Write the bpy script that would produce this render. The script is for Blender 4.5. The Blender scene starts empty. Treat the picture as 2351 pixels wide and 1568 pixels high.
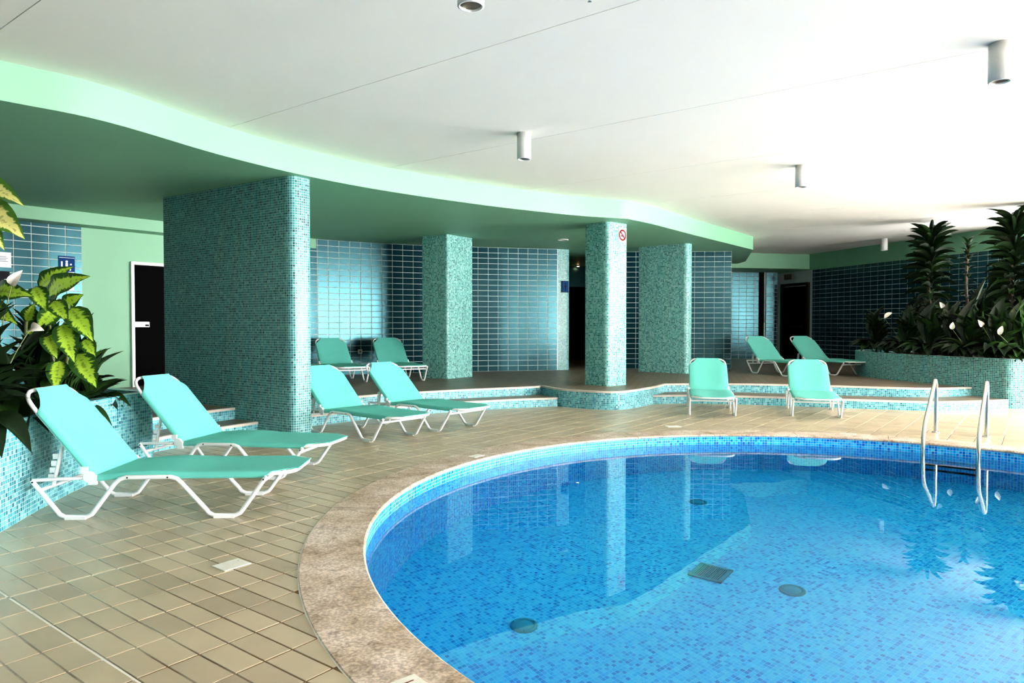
import bpy, math, random
from mathutils import Vector, Matrix
S = bpy.context.scene
COL = S.collection
random.seed(7)
R = math.radians

# ------------------------------------------------------------------ camera, world, exposure
cam_d = bpy.data.cameras.new('camera')
cam_d.sensor_width = 36.0
cam_d.lens = 36.0 * 1605.0 / 2351.0
cam_d.clip_start = 0.05
cam = bpy.data.objects.new('camera', cam_d)
COL.objects.link(cam)
cam.location = (0, 0, 1.25)
cam.rotation_euler = (R(90) - math.atan(37.0 / 1605.0), 0, 0)
S.camera = cam

world = bpy.data.worlds.new('world')
S.world = world
world.use_nodes = True
bg = world.node_tree.nodes['Background']
bg.inputs['Color'].default_value = (1.0, 0.985, 0.95, 1)
bg.inputs['Strength'].default_value = 1.0
S.view_settings.view_transform = 'Standard'
S.view_settings.look = 'None'
S.view_settings.exposure = 5.58
S.view_settings.gamma = 1.0
S.view_settings.use_curve_mapping = False
S.cycles.use_denoising = True
S.cycles.max_bounces = 7
S.cycles.glossy_bounces = 3
S.cycles.transmission_bounces = 6
S.cycles.use_adaptive_sampling = True
S.cycles.adaptive_threshold = .04
S.cycles.adaptive_min_samples = 12
S.cycles.diffuse_bounces = 3
S.cycles.sample_clamp_indirect = 8.0

WX = 13.2                                                     # plane of the glazed side of the hall
def portal(name, loc, rot, sx, sy):                           # daylight through the glazing
    d = bpy.data.lights.new(name, 'AREA')
    d.shape = 'RECTANGLE'; d.size = sx; d.size_y = sy
    d.cycles.is_portal = True
    o = bpy.data.objects.new(name, d); COL.objects.link(o)
    o.location = loc; o.rotation_euler = rot
portal('window_portal', (WX + .05, 2.6, 1.5), (R(90), 0, R(90)), 21.2, 2.9)

# ------------------------------------------------------------------ constants of the place
PC = Vector((2.508, 4.565)); PR = 3.3975; CR = 3.74           # pool centre, radius, coping radius
HP, ZS, ZC, ZW, ZF = .275, 2.9, 3.19, -.11, -1.45             # platform, soffit, ceiling, water, pool floor
GY = -.922                                                     # heading of the deck tile grid
GA = Vector((math.sin(GY), math.cos(GY))); GB = Vector((math.cos(GY), -math.sin(GY)))
GO = Vector((-2.314, 3.183)); GTA, GTB = .246, .1194
F = 1605.0; PIT = math.atan(37.0 / F)
def pix(p):
    z = p[2] - 1.25; c, s = math.cos(PIT), math.sin(PIT)
    d = p[1] * c - z * s
    if d < .05: return None
    return 1175.5 + F * p[0] / d, 784 - F * (p[1] * s + z * c) / d, d
def inview(p, m=30):
    q = pix(p)
    return q is not None and -m < q[0] < 2351 + m and -m < q[1] < 1568 + m

# ------------------------------------------------------------------ material helpers
def newmat(name):
    m = bpy.data.materials.new(name); m.use_nodes = True
    nt = m.node_tree; b = nt.nodes['Principled BSDF']
    return m, nt, b
def mat(name, col, rough=.5, metal=0., noise=0., nscale=4., bump=0., bscale=60., spec=.5):
    m, nt, b = newmat(name)
    b.inputs['Base Color'].default_value = (*col, 1); b.inputs['Roughness'].default_value = rough
    b.inputs['Metallic'].default_value = metal; b.inputs['Specular IOR Level'].default_value = spec
    tc = nt.nodes.new('ShaderNodeTexCoord')
    if noise:
        n = nt.nodes.new('ShaderNodeTexNoise'); n.inputs['Scale'].default_value = nscale; n.inputs['Detail'].default_value = 5
        nt.links.new(tc.outputs['Object'], n.inputs['Vector'])
        r = nt.nodes.new('ShaderNodeValToRGB')
        r.color_ramp.elements[0].position = .3; r.color_ramp.elements[1].position = .7
        r.color_ramp.elements[0].color = (*[c * (1 - noise) for c in col], 1)
        r.color_ramp.elements[1].color = (*[min(1, c * (1 + noise)) for c in col], 1)
        nt.links.new(n.outputs['Fac'], r.inputs['Fac']); nt.links.new(r.outputs['Color'], b.inputs['Base Color'])
    if bump:
        n = nt.nodes.new('ShaderNodeTexNoise'); n.inputs['Scale'].default_value = bscale; n.inputs['Detail'].default_value = 4
        nt.links.new(tc.outputs['Object'], n.inputs['Vector'])
        bp = nt.nodes.new('ShaderNodeBump'); bp.inputs['Strength'].default_value = bump; bp.inputs['Distance'].default_value = .01
        nt.links.new(n.outputs['Fac'], bp.inputs['Height']); nt.links.new(bp.outputs['Normal'], b.inputs['Normal'])
    return m
def mosaic(name, stops, grout, size=.0275, joint=.0032, rough=.30, coord='UV', rot=0.):
    """small square mosaic: one random tone per tessera, pale joints"""
    m, nt, b = newmat(name)
    tc = nt.nodes.new('ShaderNodeTexCoord'); mp = nt.nodes.new('ShaderNodeMapping')
    mp.inputs['Rotation'].default_value = (0, 0, rot)
    nt.links.new(tc.outputs[coord], mp.inputs['Vector'])
    br = nt.nodes.new('ShaderNodeTexBrick'); br.offset = 0.; br.squash = 1.
    br.inputs['Color1'].default_value = (0, 0, 0, 1); br.inputs['Color2'].default_value = (1, 1, 1, 1)
    br.inputs['Mortar'].default_value = (0, 0, 0, 1)
    br.inputs['Scale'].default_value = 1.; br.inputs['Mortar Size'].default_value = joint / 2
    br.inputs['Mortar Smooth'].default_value = .1; br.inputs['Bias'].default_value = 0.
    br.inputs['Brick Width'].default_value = size; br.inputs['Row Height'].default_value = size
    nt.links.new(mp.outputs['Vector'], br.inputs['Vector'])
    rp = nt.nodes.new('ShaderNodeValToRGB'); rp.color_ramp.interpolation = 'LINEAR'
    el = rp.color_ramp.elements
    while len(el) > 1: el.remove(el[-1])
    el[0].position = stops[0][0]; el[0].color = (*stops[0][1], 1)
    for p, c in stops[1:]:
        e = el.new(p); e.color = (*c, 1)
    nt.links.new(br.outputs['Color'], rp.inputs['Fac'])
    mx = nt.nodes.new('ShaderNodeMix'); mx.data_type = 'RGBA'
    nt.links.new(br.outputs['Fac'], mx.inputs['Factor']); nt.links.new(rp.outputs['Color'], mx.inputs['A'])
    mx.inputs['B'].default_value = (*grout, 1)
    nt.links.new(mx.outputs['Result'], b.inputs['Base Color'])
    ro = nt.nodes.new('ShaderNodeMapRange'); b.inputs['Specular IOR Level'].default_value = .3; ro.inputs['To Min'].default_value = rough; ro.inputs['To Max'].default_value = .8
    nt.links.new(br.outputs['Fac'], ro.inputs['Value']); nt.links.new(ro.outputs['Result'], b.inputs['Roughness'])
    return m

M = {}
M['ceiling'] = mat('ceiling_plaster', (.90, .87, .82), .85, noise=.015, nscale=.8)
M['joint'] = mat('ceiling_joint', (.66, .56, .48), .9)
M['green'] = mat('green_paint', (.19, .44, .27), .55, noise=.02, nscale=1.5)
M['white'] = mat('white_enamel', (.86, .86, .86), .3)
M['white_wall'] = mat('white_wall', (.45, .44, .41), .8)
TEAL_SHADED = [(0, (.002, .05, .065)), (.1, (.007, .11, .125)), (.3, (.022, .19, .20)), (.8, (.042, .255, .26)), (1., (.12, .40, .385))]
AQUA = [(0, (.008, .13, .19)), (.12, (.02, .21, .28)), (.4, (.05, .33, .40)), (.75, (.11, .44, .49)), (1., (.24, .58, .60))]
M['mosaic'] = mosaic('shaded_teal_mosaic', TEAL_SHADED, (.52, .76, .72), joint=.0036)  # tones darkened to carry the partition's shade
COLM = [(0, (.008, .11, .12)), (.1, (.025, .20, .20)), (.3, (.07, .34, .33)), (.7, (.14, .46, .43)), (1., (.28, .62, .57))]
M['mosaic_column'] = mosaic('column_mosaic', COLM, (.54, .77, .71))  # lit, more speckled copy of the partition's mosaic
M['mosaic_aqua'] = mosaic('aqua_mosaic', AQUA, (.50, .74, .74))
POOL = [(0, (.0, .11, .60)), (.2, (.0, .20, .74)), (.55, (.0, .34, .84)), (1., (.03, .54, .90))]
M['pool_wall'] = mosaic('pool_wall_mosaic', POOL, (.36, .66, .80), rough=.15)
POOLF = [(0, (.0, .19, .64)), (.12, (.0, .29, .76)), (.4, (.005, .43, .86)), (1., (.04, .56, .90))]
M['pool_floor'] = mosaic('pool_floor_mosaic', POOLF, (.07, .56, .92), coord='Object', rot=-GY, rough=.2)
M['tile'] = mat('blue_wall_tile', (.004, .026, .037), .21, noise=.12, nscale=1.2, spec=.72)
M['tile'].node_tree.nodes['Principled BSDF'].inputs['Specular Tint'].default_value = (.30, .86, 1., 1)
M['grout'] = mat('wall_grout', (.55, .62, .60), .8)
M['stone'] = mat('step_stone', (.62, .53, .46), .55, noise=.1, nscale=14)
M['black'] = mat('unlit_black', (.001, .001, .0012), .9, spec=.0)  # black colour stands in for the shade of deep openings
M['door'] = mat('dark_door', (.0006, .0006, .0008), .7, spec=.02)
M['steel'] = mat('polished_steel', (.52, .52, .50), .18, metal=1.)
M['tread'] = mat('black_tread', (.015, .018, .02), .5)
M['blue_sign'] = mat('blue_sign', (.008, .04, .16), .7, spec=.05)
M['red'] = mat('sign_red', (.16, .002, .004), .7, spec=.05)
M['dark_print'] = mat('dark_print', (.008, .008, .01), .6, spec=.1)
M['sign_white'] = mat('sign_white', (.42, .42, .42), .7, spec=.05)
M['lamp_grey'] = mat('lamp_enamel', (.62, .62, .60), .35)
M['wall_dark'] = M['tile']
M['lamp_in'] = mat('lamp_reflector', (.16, .16, .15), .3, metal=.6)
M['soil'] = mat('soil', (.03, .02, .012), .95, noise=.3, nscale=20)
M['stem'] = mat('plant_stem', (.10, .13, .04), .6, noise=.2, nscale=30)
M['trunk'] = mat('plant_trunk', (.10, .07, .045), .8, noise=.3, nscale=25)
M['petal'] = mat('white_spathe', (.85, .80, .72), .5)
M['drain'] = mat('grey_grate', (.0, .20, .34), .6, spec=.1)
M['lens'] = mat('pool_lens', (.0, .24, .38), .5, spec=.2)
M['plaque'] = mat('white_plaque', (.80, .77, .68), .35, noise=.06, nscale=18)

def leafmat(name, dark, light=None, rough=.35, trans=.25):
    m, nt, b = newmat(name)
    b.inputs['Roughness'].default_value = rough; b.inputs['Specular IOR Level'].default_value = .25
    tc = nt.nodes.new('ShaderNodeTexCoord'); sx = nt.nodes.new('ShaderNodeSeparateXYZ')
    nt.links.new(tc.outputs['UV'], sx.inputs[0])
    def mth(op, a, c=None):
        n = nt.nodes.new('ShaderNodeMath'); n.operation = op
        for k, x in enumerate((a, c)):
            if x is None: continue
            if isinstance(x, (int, float)): n.inputs[k].default_value = x
            else: nt.links.new(x, n.inputs[k])
        return n.outputs[0]
    av = mth('MULTIPLY', mth('ABSOLUTE', mth('SUBTRACT', sx.outputs['Y'], .5)), 2.)   # 0 midrib .. 1 margin
    rp = nt.nodes.new('ShaderNodeValToRGB')
    if light:
        cb = nt.nodes.new('ShaderNodeCombineXYZ')
        nt.links.new(mth('MULTIPLY', mth('SUBTRACT', sx.outputs['X'], mth('MULTIPLY', av, .12)), 14.), cb.inputs['X'])
        nt.links.new(mth('MULTIPLY', sx.outputs['Y'], 2.2), cb.inputs['Y'])
        oi = nt.nodes.new('ShaderNodeObjectInfo'); nt.links.new(mth('MULTIPLY', oi.outputs['Random'], 30.), cb.inputs['Z'])
        n = nt.nodes.new('ShaderNodeTexNoise'); n.inputs['Scale'].default_value = 1.6; n.inputs['Detail'].default_value = 3
        nt.links.new(cb.outputs[0], n.inputs['Vector'])
        f = mth('ADD', mth('SUBTRACT', av, mth('MULTIPLY', mth('SUBTRACT', n.outputs['Fac'], .5), 1.2)),
                mth('MULTIPLY', mth('POWER', mth('ABSOLUTE', mth('SUBTRACT', mth('MULTIPLY', sx.outputs['X'], 2.), 1.)), 8.), .25))
        e = rp.color_ramp.elements
        e[0].position = 0.; e[0].color = (*[c * .55 for c in light], 1)
        e[1].position = .06; e[1].color = (*light, 1)
        for p, c in ((.46, light), (.64, dark), (1., dark)):
            q = e.new(p); q.color = (*c, 1)
        nt.links.new(f, rp.inputs['Fac'])
    else:
        e = rp.color_ramp.elements
        e[0].position = 0.; e[0].color = (*[min(1, c * 2.0) for c in dark], 1)
        e[1].position = .10; e[1].color = (*dark, 1)
        nt.links.new(av, rp.inputs['Fac'])
    nt.links.new(rp.outputs['Color'], b.inputs['Base Color'])
    tr = nt.nodes.new('ShaderNodeBsdfTranslucent'); nt.links.new(rp.outputs['Color'], tr.inputs['Color'])
    ms = nt.nodes.new('ShaderNodeMixShader'); ms.inputs[0].default_value = trans
    nt.links.new(b.outputs[0], ms.inputs[1]); nt.links.new(tr.outputs[0], ms.inputs[2])
    nt.links.new(ms.outputs[0], nt.nodes['Material Output'].inputs['Surface'])
    return m
M['leaf_var'] = leafmat('variegated_leaf', (.02, .075, .012), (.42, .66, .05))
M['leaf_pale'] = leafmat('pale_variegated_leaf', (.06, .17, .02), (.78, .74, .25))
M['leaf_dark'] = leafmat('dark_glossy_leaf', (.005, .016, .004), None, .42, .08)
M['leaf_mid'] = leafmat('mid_green_leaf', (.014, .042, .007), None, .38, .12)

# fabric: fine woven mesh
m, nt, b = newmat('turquoise_sling'); M['sling'] = m
tc = nt.nodes.new('ShaderNodeTexCoord'); n = nt.nodes.new('ShaderNodeTexNoise'); n.inputs['Scale'].default_value = 7
nt.links.new(tc.outputs['Object'], n.inputs['Vector'])
r = nt.nodes.new('ShaderNodeValToRGB'); r.color_ramp.elements[0].color = (.115, .54, .465, 1); r.color_ramp.elements[1].color = (.13, .59, .505, 1)
nt.links.new(n.outputs['Fac'], r.inputs['Fac']); nt.links.new(r.outputs['Color'], b.inputs['Base Color'])
w1 = nt.nodes.new('ShaderNodeTexChecker'); w1.inputs['Scale'].default_value = 420
nt.links.new(tc.outputs['Object'], w1.inputs['Vector'])
bp = nt.nodes.new('ShaderNodeBump'); bp.inputs['Strength'].default_value = .12; bp.inputs['Distance'].default_value = .001
nt.links.new(w1.outputs['Fac'], bp.inputs['Height']); nt.links.new(bp.outputs['Normal'], b.inputs['Normal'])
b.inputs['Roughness'].default_value = .6

# deck tile: one tone per tile from its place in the grid, rubbed wear, fine ribs
def deckmat(name, lo, hi, rough=.34):
    m, nt, b = newmat(name)
    ge = nt.nodes.new('ShaderNodeNewGeometry')
    mp = nt.nodes.new('ShaderNodeMapping'); mp.vector_type = 'POINT'
    mp.inputs['Location'].default_value = (-GO.dot(GB) / GTB, -GO.dot(GA) / GTA, 0)
    mp.inputs['Rotation'].default_value = (0, 0, GY)
    mp.inputs['Scale'].default_value = (1, 1, 1)
    # rotate into the grid, then divide by the module
    rot = nt.nodes.new('ShaderNodeVectorRotate'); rot.rotation_type = 'Z_AXIS'; rot.inputs['Angle'].default_value = GY
    nt.links.new(ge.outputs['Position'], rot.inputs['Vector'])
    dv = nt.nodes.new('ShaderNodeVectorMath'); dv.operation = 'DIVIDE'; dv.inputs[1].default_value = (GTB, GTA, 1)
    nt.links.new(rot.outputs[0], dv.inputs[0])
    nt.nodes.remove(mp)
    off = nt.nodes.new('ShaderNodeVectorMath'); off.operation = 'SUBTRACT'
    off.inputs[1].default_value = (GO.dot(GB) / GTB, GO.dot(GA) / GTA, 0)
    nt.links.new(dv.outputs[0], off.inputs[0])
    fl = nt.nodes.new('ShaderNodeVectorMath'); fl.operation = 'FLOOR'; nt.links.new(off.outputs[0], fl.inputs[0])
    z0 = nt.nodes.new('ShaderNodeVectorMath'); z0.operation = 'MULTIPLY'; z0.inputs[1].default_value = (1, 1, 0)
    nt.links.new(fl.outputs[0], z0.inputs[0])
    wn = nt.nodes.new('ShaderNodeTexWhiteNoise'); nt.links.new(z0.outputs[0], wn.inputs['Vector'])
    rp = nt.nodes.new('ShaderNodeValToRGB')
    e = rp.color_ramp.elements
    e[0].color = (*lo, 1); e[0].position = 0; e[1].color = (*hi, 1); e[1].position = .35
    q = e.new(1.); q.color = (*[min(1, c * 1.06) for c in hi], 1)
    nt.links.new(wn.outputs['Value'], rp.inputs['Fac'])
    n = nt.nodes.new('ShaderNodeTexNoise'); n.inputs['Scale'].default_value = 2.3; n.inputs['Detail'].default_value = 6
    nt.links.new(ge.outputs['Position'], n.inputs['Vector'])
    mr = nt.nodes.new('ShaderNodeMapRange'); mr.inputs['From Min'].default_value = .3; mr.inputs['From Max'].default_value = .7
    mr.inputs['To Min'].default_value = .86; mr.inputs['To Max'].default_value = 1.06
    nt.links.new(n.outputs['Fac'], mr.inputs['Value'])
    mu = nt.nodes.new('ShaderNodeVectorMath'); mu.operation = 'SCALE'
    nt.links.new(rp.outputs['Color'], mu.inputs[0]); nt.links.new(mr.outputs['Result'], mu.inputs['Scale'])
    nt.links.new(mu.outputs[0], b.inputs['Base Color'])
    b.inputs['Roughness'].default_value = rough
    wv = nt.nodes.new('ShaderNodeTexWave'); wv.inputs['Scale'].default_value = 55; wv.bands_direction = 'Y'
    nt.links.new(rot.outputs[0], wv.inputs['Vector'])
    bp = nt.nodes.new('ShaderNodeBump'); bp.inputs['Strength'].default_value = .10; bp.inputs['Distance'].default_value = .002
    nt.links.new(wv.outputs['Fac'], bp.inputs['Height']); nt.links.new(bp.outputs['Normal'], b.inputs['Normal'])
    return m
M['deck'] = deckmat('tan_deck_tile', (.41, .33, .225), (.50, .405, .275))
# platform paving: same tan tile with its low light put into the browns, joints as relief in the material
m, nt, b = newmat('shaded_paving'); M['platform'] = m
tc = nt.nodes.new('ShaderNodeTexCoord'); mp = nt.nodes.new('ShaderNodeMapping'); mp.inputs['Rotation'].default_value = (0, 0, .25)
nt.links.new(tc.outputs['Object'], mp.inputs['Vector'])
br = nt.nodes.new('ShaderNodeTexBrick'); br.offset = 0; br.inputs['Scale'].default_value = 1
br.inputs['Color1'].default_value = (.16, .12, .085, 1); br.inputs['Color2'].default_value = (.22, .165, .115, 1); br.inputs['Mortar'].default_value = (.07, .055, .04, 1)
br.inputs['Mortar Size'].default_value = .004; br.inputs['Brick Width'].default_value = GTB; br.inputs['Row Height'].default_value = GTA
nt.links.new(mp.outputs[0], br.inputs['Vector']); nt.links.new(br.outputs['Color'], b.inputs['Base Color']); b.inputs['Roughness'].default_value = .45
# deck joint: pale, browned by dirt towards the pool
m, nt, b = newmat('deck_joint'); M['deck_joint'] = m
ge = nt.nodes.new('ShaderNodeNewGeometry'); ds = nt.nodes.new('ShaderNodeVectorMath'); ds.operation = 'DISTANCE'
ds.inputs[1].default_value = (PC.x, PC.y, 0); nt.links.new(ge.outputs['Position'], ds.inputs[0])
n = nt.nodes.new('ShaderNodeTexNoise'); n.inputs['Scale'].default_value = 3.; n.inputs['Detail'].default_value = 4; nt.links.new(ge.outputs['Position'], n.inputs['Vector'])
ad = nt.nodes.new('ShaderNodeMath'); ad.operation = 'MULTIPLY_ADD'; ad.inputs[1].default_value = 2.4
nt.links.new(n.outputs['Fac'], ad.inputs[0]); nt.links.new(ds.outputs['Value'], ad.inputs[2])
mr = nt.nodes.new('ShaderNodeMapRange'); mr.inputs['From Min'].default_value = 5.2; mr.inputs['From Max'].default_value = 6.2
nt.links.new(ad.outputs[0], mr.inputs['Value'])
rp = nt.nodes.new('ShaderNodeValToRGB'); rp.color_ramp.elements[0].color = (.16, .09, .035, 1); rp.color_ramp.elements[1].color = (.62, .57, .48, 1)
nt.links.new(mr.outputs['Result'], rp.inputs['Fac']); nt.links.new(rp.outputs['Color'], b.inputs['Base Color']); b.inputs['Roughness'].default_value = .9
M['wide_joint'] = mat('white_movement_joint', (.78, .74, .66), .8)

# coping stone: beige stone with brown speckle and stains
m, nt, b = newmat('coping_stone'); M['coping'] = m
ge = nt.nodes.new('ShaderNodeNewGeometry')
n1 = nt.nodes.new('ShaderNodeTexNoise'); n1.inputs['Scale'].default_value = 3.2; n1.inputs['Detail'].default_value = 8; n1.inputs['Roughness'].default_value = .62
n2 = nt.nodes.new('ShaderNodeTexNoise'); n2.inputs['Scale'].default_value = 70; n2.inputs['Detail'].default_value = 4
n3 = nt.nodes.new('ShaderNodeTexNoise'); n3.inputs['Scale'].default_value = 9; n3.inputs['Detail'].default_value = 9; n3.inputs['Roughness'].default_value = .75; n3.inputs['Distortion'].default_value = .6
for n in (n1, n2, n3): nt.links.new(ge.outputs['Position'], n.inputs['Vector'])
r1 = nt.nodes.new('ShaderNodeValToRGB'); r1.color_ramp.elements[0].position = .35; r1.color_ramp.elements[1].position = .62
r1.color_ramp.elements[0].color = (.50, .38, .26, 1); r1.color_ramp.elements[1].color = (.80, .69, .60, 1)
nt.links.new(n1.outputs['Fac'], r1.inputs['Fac'])
r2 = nt.nodes.new('ShaderNodeValToRGB'); r2.color_ramp.elements[0].position = .40; r2.color_ramp.elements[1].position = .62
r2.color_ramp.elements[0].color = (.62, .58, .55, 1); r2.color_ramp.elements[1].color = (1.05, 1.02, 1., 1)
nt.links.new(n2.outputs['Fac'], r2.inputs['Fac'])
r3 = nt.nodes.new('ShaderNodeValToRGB'); r3.color_ramp.elements[0].position = .50; r3.color_ramp.elements[1].position = .66
r3.color_ramp.elements[0].color = (1, 1, 1, 1); r3.color_ramp.elements[1].color = (.30, .20, .15, 1)
nt.links.new(n3.outputs['Fac'], r3.inputs['Fac'])
a1 = nt.nodes.new('ShaderNodeMix'); a1.data_type = 'RGBA'; a1.blend_type = 'MULTIPLY'; a1.inputs['Factor'].default_value = 1
nt.links.new(r1.outputs['Color'], a1.inputs['A']); nt.links.new(r2.outputs['Color'], a1.inputs['B'])
a2 = nt.nodes.new('ShaderNodeMix'); a2.data_type = 'RGBA'; a2.blend_type = 'MULTIPLY'; a2.inputs['Factor'].default_value = .75
nt.links.new(a1.outputs['Result'], a2.inputs['A']); nt.links.new(r3.outputs['Color'], a2.inputs['B'])
nt.links.new(a2.outputs['Result'], b.inputs['Base Color']); b.inputs['Roughness'].default_value = .5
bp = nt.nodes.new('ShaderNodeBump'); bp.inputs['Strength'].default_value = .15; bp.inputs['Distance'].default_value = .003
nt.links.new(n2.outputs['Fac'], bp.inputs['Height']); nt.links.new(bp.outputs['Normal'], b.inputs['Normal'])

# water: clear refracting surface with faint ripples
m = bpy.data.materials.new('pool_water'); m.use_nodes = True; M['water'] = m; nt = m.node_tree
nt.nodes.remove(nt.nodes['Principled BSDF'])
gl = nt.nodes.new('ShaderNodeBsdfGlass'); gl.inputs['IOR'].default_value = 1.33; gl.inputs['Roughness'].default_value = 0.
gl.inputs['Color'].default_value = (.78, .96, 1., 1)
ge = nt.nodes.new('ShaderNodeNewGeometry'); n = nt.nodes.new('ShaderNodeTexNoise'); n.inputs['Scale'].default_value = 2.2; n.inputs['Detail'].default_value = 2
nt.links.new(ge.outputs['Position'], n.inputs['Vector'])
bp = nt.nodes.new('ShaderNodeBump'); bp.inputs['Strength'].default_value = .05; bp.inputs['Distance'].default_value = .01
nt.links.new(n.outputs['Fac'], bp.inputs['Height']); nt.links.new(bp.outputs['Normal'], gl.inputs['Normal'])
nt.links.new(gl.outputs[0], nt.nodes['Material Output'].inputs['Surface'])

# ------------------------------------------------------------------ mesh helpers
class MB:
    def __init__(s): s.v = []; s.f = []; s.uv = []; s.mi = []; s.smooth = []
    def face(s, pts, uv=None, mi=0, sm=False):
        k = len(s.v); s.v += [tuple(p) for p in pts]; s.f.append(tuple(range(k, k + len(pts))))
        s.uv.append(uv if uv else [(0, 0)] * len(pts)); s.mi.append(mi); s.smooth.append(sm)
    def grid(s, rows, uvs=None, mi=0, closed=False, sm=True):
        """rows of points, quads between them, shared vertices"""
        k = len(s.v); n = len(rows[0])
        for r_ in rows: s.v += [tuple(p) for p in r_]
        for i in range(len(rows) - 1):
            for j in range(n if closed else n - 1):
                j2 = (j + 1) % n
                s.f.append((k + i * n + j, k + i * n + j2, k + (i + 1) * n + j2, k + (i + 1) * n + j))
                s.uv.append([uvs[i][j], uvs[i][j2], uvs[i + 1][j2], uvs[i + 1][j]] if uvs else [(0, 0)] * 4)
                s.mi.append(mi); s.smooth.append(sm)
    def box(s, c, d, mi=0, rz=0.):
        hx, hy, hz = d[0] / 2, d[1] / 2, d[2] / 2; cs, sn = math.cos(rz), math.sin(rz)
        P = []
        for z in (-hz, hz):
            for x, y in ((-hx, -hy), (hx, -hy), (hx, hy), (-hx, hy)):
                P.append((c[0] + x * cs - y * sn, c[1] + x * sn + y * cs, c[2] + z))
        for q in ((3, 2, 1, 0), (4, 5, 6, 7), (0, 1, 5, 4), (1, 2, 6, 5), (2, 3, 7, 6), (3, 0, 4, 7)):
            s.face([P[i] for i in q], mi=mi)
    def tube(s, pts, rad, n=10, mi=0, cap=True):
        pts = [Vector(p) for p in pts]; rows = []; prev = None
        for i, p in enumerate(pts):
            t = (pts[min(i + 1, len(pts) - 1)] - pts[max(i - 1, 0)]).normalized()
            if prev is None:
                a = Vector((0, 0, 1)) if abs(t.z) < .9 else Vector((1, 0, 0))
                nx = t.cross(a).normalized()
            else:
                nx = (prev - t * prev.dot(t)).normalized()
            prev = nx; ny = t.cross(nx)
            rr = rad[i] if isinstance(rad, (list, tuple)) else rad
            rows.append([p + (nx * math.cos(2 * math.pi * k / n) + ny * math.sin(2 * math.pi * k / n)) * rr for k in range(n)])
        s.grid(rows, mi=mi, closed=True)
        if cap:
            s.face(list(reversed(rows[0])), mi=mi); s.face(rows[-1], mi=mi)
    def lathe(s, prof, c=(0, 0, 0), n=24, mi=0):
        rows = [[(c[0] + r_ * math.cos(2 * math.pi * k / n), c[1] + r_ * math.sin(2 * math.pi * k / n), c[2] + z) for k in range(n)] for r_, z in prof]
        s.grid(rows, mi=mi, closed=True)
    def mesh(s, name, mats):
        me = bpy.data.meshes.new(name)
        me.from_pydata(s.v, [], s.f)
        uvl = me.uv_layers.new(name='UVMap'); k = 0
        flat = [c for f in s.uv for q in f for c in q]
        uvl.data.foreach_set('uv', flat)
        for m_ in (mats if isinstance(mats, (list, tuple)) else [mats]): me.materials.append(M[m_] if isinstance(m_, str) else m_)
        me.polygons.foreach_set('material_index', s.mi); me.polygons.foreach_set('use_smooth', s.smooth)
        me.update(); return me
    def build(s, name, mats, parent=None, loc=None):
        return link(name, s.mesh(name, mats), parent, loc)
def link(name, me, parent=None, loc=None):
    o = bpy.data.objects.new(name, me); COL.objects.link(o)
    if parent: o.parent = parent
    if loc is not None: o.location = loc
    return o
def tag(o, label, cat, kind=None, group=None):
    o['label'] = label; o['category'] = cat
    if kind: o['kind'] = kind
    if group: o['group'] = group
    return o
def empty(name, loc=(0, 0, 0), rz=0., label=None, cat=None, kind=None, group=None):
    o = bpy.data.objects.new(name, None); COL.objects.link(o); o.location = loc; o.rotation_euler = (0, 0, rz)
    if label: tag(o, label, cat, kind, group)
    return o
def struct(o, label, cat): return tag(o, label, cat, 'structure')

def spline(pts, n=8):
    """Catmull-Rom through points of any dimension"""
    P = [Vector(p) for p in pts]; out = []
    for i in range(len(P) - 1):
        p0 = P[i - 1] if i else P[0] * 2 - P[1]; p3 = P[i + 2] if i + 2 < len(P) else P[-1] * 2 - P[-2]
        p1, p2 = P[i], P[i + 1]
        for k in range(n):
            t = k / n
            out.append(.5 * ((2 * p1) + (p2 - p0) * t + (2 * p0 - 5 * p1 + 4 * p2 - p3) * t * t + (3 * p1 - p0 - 3 * p2 + p3) * t ** 3))
    out.append(P[-1]); return out
def arclen(p):
    s = [0.]
    for a, c in zip(p, p[1:]): s.append(s[-1] + (Vector(c) - Vector(a)).length)
    return s
def curtain(mb, path, z0, z1, mi=0, flip=False, sm=True, u0=0.):
    """vertical surface over a plan path, UV in metres"""
    s = arclen(path)
    lo = [(p[0], p[1], z0) for p in path]; hi = [(p[0], p[1], z1) for p in path]
    ul = [(u0 + a, z0) for a in s]; uh = [(u0 + a, z1) for a in s]
    rows, uvs = ([hi, lo], [uh, ul]) if flip else ([lo, hi], [ul, uh])
    mb.grid(rows, uvs, mi, sm=sm)
def rounded(poly, rad, n=5):
    """round the corners of a closed plan polygon; rad per corner"""
    out = []; N = len(poly)
    for i in range(N):
        p = Vector(poly[i]); a = Vector(poly[i - 1]); c = Vector(poly[(i + 1) % N]); r_ = rad[i] if isinstance(rad, (list, tuple)) else rad
        if r_ <= 0: out.append(p); continue
        da = (a - p).normalized(); dc = (c - p).normalized()
        s0, s1 = p + da * r_, p + dc * r_
        for k in range(n + 1):
            t = k / n; out.append(s0 * (1 - t) ** 2 + p * 2 * t * (1 - t) + s1 * t * t)
    return out
def prism(mb, poly, z0, z1, mi=0, top_mi=None, sm=True):
    """closed plan polygon (counter-clockwise) as an upright body"""
    P = list(poly) + [poly[0]]
    curtain(mb, P, z0, z1, mi, sm=sm)
    mb.face([(p[0], p[1], z1) for p in poly], [(p[0], p[1]) for p in poly], mi if top_mi is None else top_mi)
    mb.face([(p[0], p[1], z0) for p in reversed(poly)], mi=mi)
def clip(poly, n, d):
    """keep the part of a plan polygon where n.p >= d"""
    out = []
    for i in range(len(poly)):
        a, c = poly[i - 1], poly[i]; da, dc = n.dot(a) - d, n.dot(c) - d
        if (da >= 0) != (dc >= 0): out.append(a + (c - a) * (da / (da - dc)))
        if dc >= 0: out.append(c)
    return out
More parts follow.
